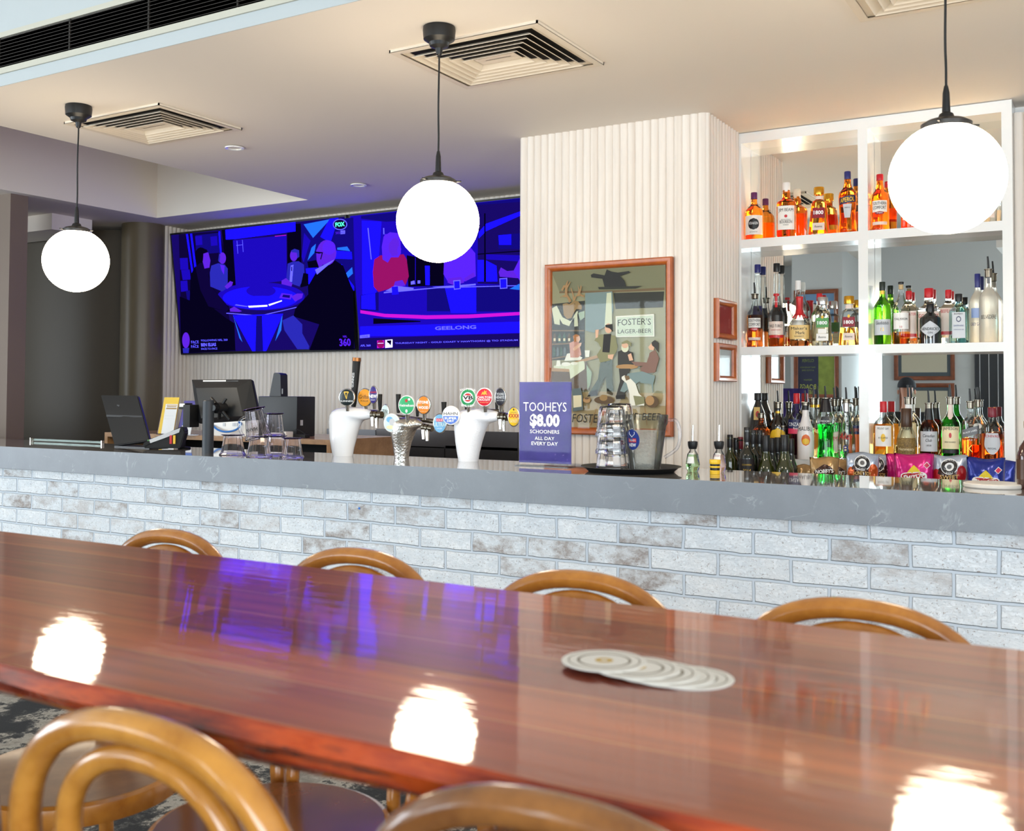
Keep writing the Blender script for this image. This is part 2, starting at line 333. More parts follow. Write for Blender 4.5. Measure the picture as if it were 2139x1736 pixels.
# slot grille along the bulkhead
g = thing('air_grille', (-4.2, YG, ZC + .14), 'long dark slotted air grille high along the white bulkhead edge', 'air vent')
b_ = bmesh.new(); box(b_, -10, 3, YG - .012, YG - .002, ZC + .052, ZC + .078); box(b_, -10, 3, YG - .012, YG - .002, ZC + .212, ZC + .235)
part(fin('grille_frame', b_, 'grille_beige'), g)
part(Box('duct_back', -10, 3, YG + .0, YG + .012, ZC + .078, ZC + .212, 'duct_black'), g)
b_ = bmesh.new()
for k in range(9):
    z = ZC + .084 + k * .0148; vs = [b_.verts.new(p) for p in ((-10, YG - .012, z - .001), (3, YG - .012, z - .001), (3, YG - .002, z + .006), (-10, YG - .002, z + .006), (-10, YG - .012, z + .0015), (3, YG - .012, z + .0015))]
    b_.faces.new(vs[:4]); b_.faces.new((vs[0], vs[4], vs[5], vs[1]))
for x in [-4.24 + k * .48 for k in range(-3, 12)]: box(b_, x - .004, x + .004, YG - .009, YG - .003, ZC + .078, ZC + .212)
part(fin('louvres', b_, 'grille_dark'), g)

def fluted(p0, p1, z0, z1, pitch, depth, nrm):
    """vertical half-round battens from p0 to p1"""
    p0 = Vector(p0); p1 = Vector(p1); nrm = Vector(nrm); d = p1 - p0; n = max(1, round(d.length / pitch)); out = []
    for k in range(n):
        for j in range(8):
            t = j / 8; out.append(p0 + d * ((k + t) / n) + nrm * depth * (0, .80, .97, 1, .95, .86, .70, .46)[j])
    out.append(p1.copy()); b_ = bmesh.new()
    a = [b_.verts.new((p.x, p.y, z0)) for p in out]; c = [b_.verts.new((p.x, p.y, z1)) for p in out]
    for i in range(len(out) - 1):
        f_ = b_.faces.new((a[i], a[i + 1], c[i + 1], c[i]))
    for i in range(0, len(out), 8):
        if i < len(out): 
            e = b_.edges.get((a[i], c[i]))
            if e: e.smooth = False
    me = bpy.data.meshes.new('fl'); b_.to_mesh(me); b_.free()
    for p in me.polygons: p.use_smooth = True
    return me
XL, XP0, XP1, YP, YS = -6.63, -2.715, -1.703, 4.665, 5.12
for nm, a_, b2, nr in (('wall_back', (XL, YW), (XP0 + .012, YW), (0, -1, 0)), ('wall_return', (XL, 5.60), (XL, YW), (1, 0, 0)), ('wall_pillar_front', (XP0, YP), (XP1, YP), (0, -1, 0)),
                       ('wall_pillar_side', (XP1, YP), (XP1, YS), (1, 0, 0)), ('wall_pillar_left', (XP0, YW), (XP0, YP), (-1, 0, 0))):
    st(link(nm, fluted((*a_, 0), (*b2, 0), 0, ZC, .0405 if 'side' not in nm else .04, .014, nr), 'limewashed_timber'))
st(Box('wall_behind', -10.2, 4.2, YW + .02, YW + .12, 0, ZC, 'taupe_paint'))
st(Box('wall_pillar_core', XP0 + .012, XP1 - .012, YP + .012, YW, 0, ZC, 'taupe_paint'))
# dark corner on the left
st(Box('wall_column', -7.3, -6.455, 4.27, 4.40, 0, ZC, 'pillar_taupe'))
b_ = bmesh.new(); lathe(b_, [(.165, 0), (.165, ZC)], 48, c=(-6.755, 5.62, 0)); st(fin('wall_round_column', b_, 'column_paint', auto=40))
pts = smooth_path([(-6.9, 5.60, 0), (-7.2, 5.42, 0), (-7.6, 5.30, 0), (-8.05, 5.26, 0)], 5)
b_ = bmesh.new(); a = [b_.verts.new((p.x, p.y, 0)) for p in pts]; c = [b_.verts.new((p.x, p.y, ZC - .03)) for p in pts]
for i in range(len(pts) - 1): b_.faces.new((a[i], a[i + 1], c[i + 1], c[i]))
st(fin('wall_curved', b_, 'dark_wall', smooth=True))
st(Box('wall_dark_recess', -9.9, -8.0, 5.5, 5.6, 0, ZC - .12, 'black_void')); st(Box('trim_soffit', -9.9, -6.9, 4.9, 5.25, ZC - .12, ZC, 'ceiling_paint'))
# faint letters on the dark glass door between the columns
for ch, px, py in (('f', 58, 648), ('v', 58, 708), ('e', 56, 756)):
    p = PY(px, py, 5.48); o = text(ch, lambda u, v_: (p.x + u, 5.485, p.z + v_), None, .09, mat('dull_letter', (120, 112, 100), .6), None, name='wall_letter')
    tag(o, {'f': 'faint grey letter f on the dark wall by the left column', 'v': 'faint grey letter v on the dark wall below the f', 'e': 'faint grey letter e on the dark wall, lowest of the three'}[ch], 'letter', 'letters on the dark wall')
# walls round the rest of the room
b_ = bmesh.new()
xs = [-10.2] + [q for w_ in WIN for q in w_] + [4.2]
for i in range(0, len(xs), 2): box(b_, xs[i], xs[i + 1], YB - .1, YB, 0, 3.72)
for a, c in WIN: box(b_, a, c, YB - .1, YB, 0, .55); box(b_, a, c, YB - .1, YB, 2.75, 3.72)
st(fin('wall_front', b_, mat('grey_wall', (196, 200, 200), .7)))
b_ = bmesh.new(); box(b_, -10.3, -10.2, -4.6, -3.4, 0, 3.72); box(b_, -10.3, -10.2, 1.0, 6.1, 0, 3.72); box(b_, -10.3, -10.2, -3.4, 1.0, 0, .55); box(b_, -10.3, -10.2, -3.4, 1.0, 2.75, 3.72)
st(fin('wall_left', b_, 'grey_wall'))
b_ = bmesh.new(); box(b_, 4.2, 4.3, -4.6, -3, 0, 3.72); box(b_, 4.2, 4.3, 1.0, 6.1, 0, 3.72); box(b_, 4.2, 4.3, -3, 1.0, 0, .55); box(b_, 4.2, 4.3, -3, 1.0, 2.75, 3.72)
st(fin('wall_right', b_, 'grey_wall'))
st(Box('trim_beam', -1.2, 4.2, -2.2, -1.6, 2.95, 3.72, WHITE)); st(Box('trim_nib', -4.85, -4.55, -4.5, -3.9, 0, 3.72, WHITE))
for k, (a, c) in enumerate(WIN):
    t = st(Box('window_%d' % (k + 1), a, c, YB - .07, YB - .06, .55, 2.75, 'window_pane'))
    b_ = bmesh.new(); n = max(1, round((c - a) / 1.1))
    for j in range(n + 1):
        x = a + (c - a) * j / n; box(b_, x - .025, x + .025, YB - .09, YB - .04, .55, 2.75)
    box(b_, a, c, YB - .09, YB - .04, .55, .60); box(b_, a, c, YB - .09, YB - .04, 2.70, 2.75)
    fin('window_frame', b_, 'shelf_paint', t)

# ceiling fittings
def downlight(px, py, label):
    p = PZ(px, py, ZC); t = thing('downlight', (p.x, p.y, ZC), label, 'ceiling light', 'recessed downlights in the ceiling')
    Lathe('trim_ring', [(.052, -.004), (.050, -.010), (.038, -.008), (.034, .0)], 'shelf_paint', t, 32, capb=False, capt=False)
    Lathe('lamp_face', [(.001, -.003), (.035, -.003)], mat('downlight_face', (236, 232, 220), .5), t, 24, capb=False, capt=False)
downlight(490, 307, 'small round white downlight in the ceiling beside the far left air diffuser'); downlight(749, 385, 'small round white downlight in the ceiling just above the televisions')
def diffuser(x0, x1, y0, y1, label, missing=False):
    t = thing('ceiling_diffuser', ((x0 + x1) / 2, (y0 + y1) / 2, ZC), label, 'air vent', 'square louvred ceiling diffusers')
    hx, hy = (x1 - x0) / 2, (y1 - y0) / 2
    def ringm(bm_, o, i, zo, zi):
        oo = [(-hx + o, -hy + o), (hx - o, -hy + o), (hx - o, hy - o), (-hx + o, hy - o)]; ii = [(-hx + i, -hy + i), (hx - i, -hy + i), (hx - i, hy - i), (-hx + i, hy - i)]
        for th in (0, .0022):
            A = [bm_.verts.new((x, y, zo - th)) for x, y in oo]; B = [bm_.verts.new((x, y, zi - th)) for x, y in ii]
            for k in range(4): bm_.faces.new((A[k], A[(k + 1) % 4], B[(k + 1) % 4], B[k]))
            if th == 0: A0, B0 = A, B
        for k in range(4): bm_.faces.new((A0[k], A0[(k + 1) % 4], A[(k + 1) % 4], A[k]))
    b_ = bmesh.new(); ringm(b_, 0, .03, -.010, -.010); ringm(b_, .03, .055, -.004, -.001)
    box(b_, -hx, hx, -hy, -hy + .006, -.012, 0); box(b_, -hx, hx, hy - .006, hy, -.012, 0); box(b_, -hx, -hx + .006, -hy, hy, -.012, 0); box(b_, hx - .006, hx, -hy, hy, -.012, 0)
    fin('diffuser_frame', b_, 'vent_cream', t)
    poly('duct_void', [(-hx + .05, -hy + .05, -.0005), (hx - .05, -hy + .05, -.0005), (hx - .05, hy - .05, -.0005), (-hx + .05, hy - .05, -.0005)], 'duct_black', t)
    m_ = min(hx, hy); n = 6
    for k in range(n):
        o = .062 + k * (m_ - .062) / n; b_ = bmesh.new(); 
        if k == n - 1: ringm(b_, o, m_ - .004, -.008, -.006)
        else: ringm(b_, o + .005, o + (m_ - .062) / n * .72, -.015, -.003); ringm(b_, o, o + .005, -.019, -.015)
        fin('louvre', b_, 'vent_cream', t)
diffuser(-4.51, -3.83, 3.26, 3.785, 'square louvred air diffuser in the ceiling near the far left pendant')
diffuser(-2.46, -1.80, 3.203, 3.752, 'square louvred air diffuser behind the middle pendant, one dark slot gaping')
diffuser(-.802, -.14, 3.21, 3.768, 'square louvred air diffuser cut off by the top right of the frame')

# pendants
GLOBE = emat('lit_opal_glass', None, 16, lcol=(1, .84, .62))
def pendant(X, Y, Z, D, label):
    t = thing('globe_pendant', (X, Y, ZC), label, 'pendant lamp', 'opal globe pendants over the table'); zc = Z - ZC; r = D / 2
    Lathe('ceiling_rose', [(.058, 0), (.060, -.012), (.057, -.045), (.038, -.058), (.034, -.070), (.014, -.078), (.010, -.10), (.004, -.105)], 'black_metal', t, 32, capt=False)
    pts = [(.0022 * sin(k * .9) * (k / 8), .0015 * cos(k), -.10 + (zc + r + .11 + .10) * k / 8) for k in range(9)]
    pts[-1] = (0, 0, zc + r + .10)
    Tube('cord', smooth_path(pts, 3), .0035, 'black_metal', t, 8)
    Lathe('gallery', [(.065 * D / .3, zc + r * .90), (.066 * D / .3, zc + r * .985), (.050 * D / .3, zc + r * 1.05), (.022, zc + r * 1.10), (.018, zc + r * 1.17), (.011, zc + r * 1.20), (.009, zc + r + .085), (.005, zc + r + .105)], 'black_metal', t, 32, capb=False, capt=False)
    g_ = Lathe('globe_shade', [(r * sin(pi * k / 28) if 0 < k < 28 else .0005, zc - r * cos(pi * k / 28)) for k in range(27)], GLOBE, t, 48, auto=None, capt=False)
    for p in g_.data.polygons: p.use_smooth = True
    for a in (.4, 2.5, 4.6):
        Tube('shade_screw', [(.060 * cos(a) * D / .3, .060 * sin(a) * D / .3, zc + r * .95), (.085 * cos(a) * D / .3, .085 * sin(a) * D / .3, zc + r * .95)], .003, 'black_metal', t, 6)
pendant(-4.20, 3.112, H0 + .611, .292, 'lit white globe pendant on the far left, smallest of the three')
pendant(-2.147, 3.092, H0 + .626, .30, 'lit white globe pendant hanging in front of the right television')
pendant(-.426, 3.07, H0 + .602, .306, 'lit white globe pendant in front of the bottle shelves, largest of the three')

# ================================================================== BAR COUNTER
ZT = H0 - .2795; YC = 3.27; YCB = 3.78
cnt = thing('bar_counter', (-2.5, YC, 0), 'long grey stone bar counter above a whitewashed brick front', 'bar counter')
b_ = bmesh.new(); box(b_, -9.2, 1.6, YC, YCB, ZT - .112, ZT, 0, .0015)
for f_ in b_.faces: f_.material_index = 1 if f_.normal.z > .5 else 0
o = fin('worktop', b_, ['stone_front', 'stone_top']); 
for p in o.data.polygons: p.material_index = 1 if p.normal.z > .7 else 0
part(o, cnt)
part(Box('brick_front', -9.1, 1.5, 3.30, 3.62, 0, ZT - .112, 'whitewashed_brick'), cnt)
b_ = bmesh.new(); box(b_, -9.0, 1.4, 3.62, 3.66, .02, ZT - .115)
part(fin('back_panel', b_, 'black_plastic'), cnt)
bp = PY(750, 1062, 3.298); b_ = bmesh.new(); lathe(b_, [(.0005, 0), (.005, 0)], 12, capb=False, capt=False)
for v in b_.verts: v.co = Vector((bp.x + v.co.x, 3.2985, bp.z + v.co.y))
part(fin('blue_mark', b_, mat('blue_mark_paint', (30, 110, 200), .5)), cnt)
# ================================================================== TABLE
ZTB = H0 - .30
tb = thing('high_table', (-1.1, 1.05, 0), 'long high table with glossy red-brown plank top and bare wavy edge', 'table')
b_ = bmesh.new(); n = 120; X0, X1 = -2.9, 1.0; top = []; bot = []
for k in range(n + 1):
    x = X0 + (X1 - X0) * k / n
    wv = .006 * sin(x * 3.1 + .8) + .004 * sin(x * 8.3) + .002 * sin(x * 21); dr = .004 * sin(x * 5.1) + .003 * sin(x * 13 + 2)
    front = [(x, .712 + wv * .6, ZTB - .003), (x, .716 + wv * .6, ZTB), (x, 1.377, ZTB), (x, 1.383, ZTB - .004), (x, 1.380, ZTB - .042), (x, .730 + wv, ZTB - .044 + dr), (x, .716 + wv, ZTB - .034 + dr), (x, .707 + wv, ZTB - .016)]
    top.append([b_.verts.new(p) for p in front])
for k in range(n):
    for j in range(8):
        f_ = b_.faces.new((top[k][j], top[k + 1][j], top[k + 1][(j + 1) % 8], top[k][(j + 1) % 8])); f_.material_index = 0 if j == 1 else 1
b_.faces.new(top[0]); b_.faces.new(top[-1][::-1])
part(fin('tabletop', b_, ['table_wood', 'table_edge_wood'], auto=9), tb)
for x in (-2.6, -.2, .8):
    part(Box('leg', x - .05, x + .05, .95, 1.15, .02, ZTB - .04, 'black_metal', bev=.004), tb); part(Box('foot', x - .06, x + .06, .8, 1.3, 0, .02, 'black_metal'), tb)
# coasters in a fanned row
mat('coaster_board', (226, 222, 214), .7); mat('coaster_print', (120, 110, 92), .6); mat('coaster_gold', (196, 160, 70), .6)
for k, (px, py) in enumerate(((1262, 1379), (1330, 1393), (1370, 1402), (1402, 1409), (1440, 1414))):
    z = ZTB + .0015 * (5 - k) ; p = PZ(px, py, z); z0 = ZTB + .0015 * (4 - k)
    t = thing('coaster', (p.x, p.y, ZTB), ('round white drink coaster, leftmost and topmost of the fanned row', 'round white drink coaster second from the left in the fanned row', 'round white drink coaster in the middle of the fanned row', 'round white drink coaster second from the right in the fanned row', 'round white drink coaster, rightmost and lowest of the fanned row')[k], 'coaster', 'beer coasters fanned out on the table', rz=.5 + k * .8)
    Lathe('board', [(.0465, .0015 * (4 - k)), (.047, .0015 * (4 - k) + .0007), (.0465, .0015 * (5 - k) - .0001)], 'coaster_board', t, 40)
    zz = .0015 * (5 - k)
    for r0, r1, mm in ((.040, .0385, 'coaster_print'), (.030, .027, 'coaster_print'), (.010, .004, 'coaster_gold')):
        Lathe('print', [(r1, zz), (r0, zz)], mm, t, 32, capb=False, capt=False)
    text('BEER', lambda u, v_: (u, v_ + .018, zz + .0001), .030, .008, 'coaster_print', t) if 0 else None

# ================================================================== BENTWOOD STOOLS
def arch(hw, top, zb, hb, n=26, pw=2.3, lean=0.03, flare=0):
    """hoop in the x-z plane from the seat up; narrower at its feet"""
    pts = []; zm = top - hw * .80
    for k in range(7):
        t = k / 7; z = zb + (zm - zb) * t; e = hb + (hw - hb) * sin(pi / 2 * min(1, t * 1.05)); pts.append((-e, z))
    for k in range(n + 1):
        a = pi - pi * k / n; c_ = cos(a); s_ = sin(a)
        pts.append((hw * (abs(c_) ** (2 / pw)) * (1 if c_ > 0 else -1), zm + (top - zm) * abs(s_) ** (2 / pw)))
    for k in range(6, -1, -1):
        t = k / 7; z = zb + (zm - zb) * t; e = hb + (hw - hb) * sin(pi / 2 * min(1, t * 1.05)); pts.append((e, z))
    return pts
def make_stool(wood, seatm, dz=0):
    t = bpy.data.objects.new('bentwood_stool', None); C.objects.link(t)
    zs = .64; yb = .185; topz = 1.072 - .0155
    o_ = arch(.180, topz, zs - .05, .150); i_ = arch(.116, topz - .0285, zs - .03, .118, pw=2.1)
    def lean(z): return yb + .035 * max(0, (z - zs) / .35)
    Tube('outer_hoop', [(x, lean(z), z) for x, z in o_], .0155, wood, t, 14)
    Tube('inner_hoop', [(x, lean(z) - .004, z) for x, z in i_], .0125, wood, t, 14)
    Lathe('seat_ring', [(.186, zs - .042), (.200, zs - .038), (.203, zs - .02), (.200, zs - .004), (.190, zs)], wood, t, 48, capb=True, capt=False)
    Lathe('seat', [(.0005, zs - .004), (.10, zs - .004), (.17, zs - .001), (.189, zs + .001), (.1905, zs - .001)], seatm, t, 48, capb=False, capt=False)
    for sx in (-1, 1):
        Tube('leg', smooth_path([(sx * .150, yb, zs - .03), (sx * .158, yb + .01, .5), (sx * .185, yb + .06, .01)], 5), [.0155] * 10 + [.013], wood, t, 12)
        Tube('leg', smooth_path([(sx * .135, -.13, zs - .035), (sx * .150, -.15, .45), (sx * .175, -.19, .01)], 5), [.0165] * 10 + [.013], wood, t, 12)
    Tube('foot_ring', [(.165 * sin(a), .165 * cos(a) * 1.02 + .01, .32) for a in [2 * pi * k / 36 for k in range(36)]], .010, wood, t, 10, closed=True)
    Tube('brace', smooth_path([(-.150, .17, .55), (-.10, .03, .47), (0, -.02, .455), (.10, .03, .47), (.150, .17, .55)], 6), .009, wood, t, 10)
    Tube('brace', smooth_path([(-.135, -.13, .55), (-.09, -.02, .495), (0, .02, .485), (.09, -.02, .495), (.135, -.13, .55)], 6), .009, wood, t, 10)
    return t
proto = {}
def stool(x, y, rz, wood, seatm, label, group):
    key = (wood, seatm)
    if key not in proto: proto[key] = t = make_stool(wood, seatm)
    else:
        t = proto[key].copy(); C.objects.link(t)
        for ch in proto[key].children: c = ch.copy(); C.objects.link(c); c.parent = t
    t.location = (x, y, 0); t.rotation_euler = (0, 0, rz); tag(t, label, 'bar stool', group); return t
fg = 'bentwood stools along the bar side of the table'; ng = 'bentwood stools along the near side of the table'
for k, (x, lab) in enumerate(((-1.745, 'bentwood stool on the bar side, leftmost of the four arched backs'), (-1.24, 'bentwood stool on the bar side, second arched back from the left'), (-.775, 'bentwood stool on the bar side whose back rises behind the coasters'), (-.335, 'bentwood stool on the bar side, rightmost of the four arched backs'))):
    stool(x, 1.31, 0, 'bentwood_amber', 'seat_wood' if k in (0, 2, 3) else 'seat_wood_dark', lab, fg)
stool(-1.22, .885, pi, 'bentwood_brown', 'seat_wood', 'bentwood stool by the frame edge, only its pale seat in view at bottom left', ng)
stool(-.772, .872, pi, 'bentwood_honey', 'seat_wood_dark', 'honey-coloured bentwood stool, its big arched back at bottom left', ng)
stool(-.36, .900, pi, 'bentwood_brown', 'seat_wood', 'darker brown bentwood stool, arched back cut off at bottom middle', ng)
# ================================================================== BOTTLE SHELVES
def zr(v): return H0 + v
SX = (-1.715, -1.684, -1.108, -1.063, -.480, -.437); YM = 5.279
sh = thing('bottle_shelf', (-1.07, YS, 0), 'white built-in mirrored bottle shelf with six open bays', 'shelf')
b_ = bmesh.new()
for a, c in ((SX[0], SX[1]), (SX[2], SX[3]), (SX[4], SX[5])): box(b_, a, c, YS, YM, 0, ZC - .002)
box(b_, SX[1], SX[4], YS + .0005, YM, zr(1.281), ZC - .002)
part(fin('frame', b_, 'shelf_paint'), sh)
for z0, z1 in ((.746, .790), (.203, .2445), (-.36, -.312)):
    for a, c in ((SX[1], SX[2]), (SX[3], SX[4])): part(Box('shelf_board', a, c, YS + .001, YM, zr(z0), zr(z1), 'shelf_paint'), sh)
part(Box('lower_panel', SX[1], SX[4], YS + .02, YS + .04, 0, zr(-.36), 'shelf_paint'), sh)
for a, c in ((SX[1], SX[2]), (SX[3], SX[4])):
    for z0, z1 in ((.79, 1.281), (.2445, .746), (-.312, .203)):
        o = Box('mirror_panel', a + .001, c - .001, YM - .004, YM + .006, zr(z0), zr(z1), 'mirror')
        if a < -1.5 and z0 == .2445:      # tilt put in to sink the globe's reflection behind the bottles
            for v in o.data.vertices: v.co.y -= .0235 * (zr(z1) - v.co.z) - .006
        part(o, sh)
# unseen glowing strips added along the back foot of all bays to warm them
BAY_GLOW = emat('bay_glow', None, 80, lcol=(1, .68, .32))
for a, c in ((SX[1], SX[2]), (SX[3], SX[4])):
    part(Box('added_glow_strip', a + .01, c - .01, YM - .012, YM - .006, zr(.7905), zr(.796), BAY_GLOW), sh)
    part(Box('added_glow_strip', a + .01, c - .01, YM - .012, YM - .006, zr(.245), zr(.2485), emat('bay_glow_low', None, 24, lcol=(1, .74, .42))), sh)
    part(Box('added_glow_strip', a + .01, c - .01, YM - .012, YM - .006, zr(-.312), zr(-.3085), emat('bay_glow_low', None, 24, lcol=(1, .74, .42))), sh)
st(Box('wall_shelf_back', -1.715, 4.2, YM + .01, YM + .1, 0, ZC, 'shelf_paint'))
st(link('wall_right_panel', fluted((-.437, 5.19, 0), (1.6, 5.19, 0), 0, ZC - .05, .0405, .014, (0, -1, 0)), 'limewashed_timber'))
ZB = zr(-.50)
bench = thing('back_bench', (-.2, 4.9, 0), 'low white bench under the bottle shelves holding wine and snacks', 'bench')
part(Box('bench_top', -1.690, 1.5, 4.68, YS - .001, ZB - .03, ZB, 'shelf_paint'), bench); part(Box('bench_body', -1.690, 1.5, 4.72, YS - .001, 0, ZB - .03, 'shelf_paint'), bench)

# ---------------- bottles
AMB = liquid('amber_spirit', None, lcol=(1, .34, .03)); ORG = liquid('orange_spirit', None, lcol=(1, .25, .015)); RED = liquid('red_spirit', None, lcol=(.86, .26, .06)); GOLD = liquid('gold_spirit', None, lcol=(1, .62, .16))
PALE = liquid('pale_spirit', None, lcol=(.97, .93, .80)); CLR = liquid('clear_spirit', None, lcol=(.96, .98, .97)); GRN = liquid('green_liqueur', None, lcol=(.02, .90, .06)); OLV = liquid('green_glass', None, lcol=(.20, .62, .03)); GRG = liquid('bright_green_glass', None, lcol=(.06, .80, .10))
BLU = liquid('pale_blue_glass', None, lcol=(.50, .86, .93)); FRO = mat('frosted_glass', None, .45, trans=.75, lcol=(.96, .91, .82)); MIL = mat('white_bottle', (236, 230, 228), .25, coat=.5); DRK = mat('dark_spirit', (20, 10, 6), .06, coat=1); BLK = mat('black_bottle', (14, 14, 15), .08, coat=1)
WIN_G = mat('wine_glass_dark', (14, 20, 8), .05, coat=1); WIN_O = mat('wine_glass_olive', (44, 50, 10), .05, coat=1); CG = M['clear_glass']; CINZ = mat('cinzano_dark', (40, 8, 14), .1, coat=1)
for nm, c in (('lab_white', (238, 234, 228)), ('lab_cream', (236, 222, 178)), ('lab_black', (30, 24, 26)), ('lab_maroon', (140, 26, 48)), ('lab_green', (84, 150, 84)), ('lab_navy', (32, 36, 82)), ('lab_red', (196, 30, 40)), ('lab_tan', (226, 190, 118)),
              ('lab_grey', (104, 104, 106)), ('lab_silver', (196, 198, 202)), ('lab_orange', (226, 108, 40)), ('lab_yellow', (236, 190, 44)), ('lab_pink', (222, 60, 96)), ('lab_beige', (228, 208, 196)), ('lab_brown', (70, 44, 26)),
              ('cap_red', (196, 24, 36)), ('cap_purple', (92, 34, 92)), ('cap_navy', (36, 40, 110)), ('cap_white', (236, 234, 232)), ('cap_black', (26, 24, 26)), ('cap_maroon', (120, 20, 40)), ('cap_green', (28, 40, 30)), ('cork', (190, 160, 110))): mat(nm, c, .35)
K = {'round': ([(.92, 0), (1, .02), (1, .56), (.94, .62), (.70, .68), (.40, .74), (.33, .79), (.31, .88)], 2, .86, .35),
     'soco': ([(.95, 0), (1, .03), (.94, .10), (.97, .58), (.88, .64), (.50, .73), (.36, .82), (.32, .90)], 2, .89, .37),
     'shoulder': ([(.94, 0), (1, .02), (1, .60), (.92, .645), (.50, .695), (.40, .73), (.37, .86)], 3.2, .83, .36),
     'tequila': ([(.98, 0), (1, .035), (.70, .66), (.60, .70), (.34, .74), (.33, .86)], 4, .84, .50),
     'makers': ([(.82, 0), (.86, .02), (1, .40), (.97, .46), (.66, .55), (.42, .62), (.34, .72), (.30, .97)], 3, .99, .30),
     'aperol': ([(.90, 0), (.98, .04), (.90, .20), (.88, .30), (1, .60), (.93, .66), (.52, .73), (.38, .80), (.33, .90)], 2, .875, .33),
     'tall': ([(1, 0), (1, .38), (.80, .45), (.52, .62), (.46, .88)], 2, .88, .40),
     'gin': ([(1, 0), (1, .01), (1, .60), (.94, .66), (.55, .735), (.34, .78), (.33, .84)], 2, .80, .34),
     'square': ([(.97, 0), (1, .02), (1, .62), (.88, .68), (.45, .75), (.36, .80), (.35, .88)], 5, .84, .37),
     'midori': ([(.96, 0), (1, .03), (.86, .22), (.84, .38), (.98, .66), (.94, .70), (.60, .80), (.44, .90), (.42, .97)], 3, .99, .42),
     'malibu': ([(.98, 0), (1, .03), (1, .42), (.90, .54), (.58, .66), (.40, .76), (.36, .93)], 2, .92, .36),
     'pear': ([(.80, 0), (1, .10), (1, .34), (.85, .50), (.50, .66), (.34, .78), (.32, .93)], 2, .92, .34),
     'wine': ([(.98, 0), (1, .01), (1, .58), (.90, .64), (.46, .72), (.38, .76), (.37, .93), (.41, .935), (.41, .96)], 2, .80, .39),
     'burg': ([(.98, 0), (1, .01), (1, .40), (.88, .52), (.55, .64), (.40, .74), (.36, .95)], 2, .76, .38),
     'chivas': ([(.96, 0), (1, .05), (.98, .40), (1, .55), (.86, .66), (.50, .74), (.40, .80), (.38, .86)], 2.3, .84, .42),
     'flask': ([(1, 0), (1.02, .05), (.72, .50), (.34, .74), (.30, .80)], 2.6, .80, .36)}
def rad(prof, z):
    for (r0, z0), (r1, z1) in zip(prof, prof[1:]):
        if z0 <= z <= z1: return r0 + (r1 - r0) * (z - z0) / max(1e-6, z1 - z0)
    return prof[-1][0]
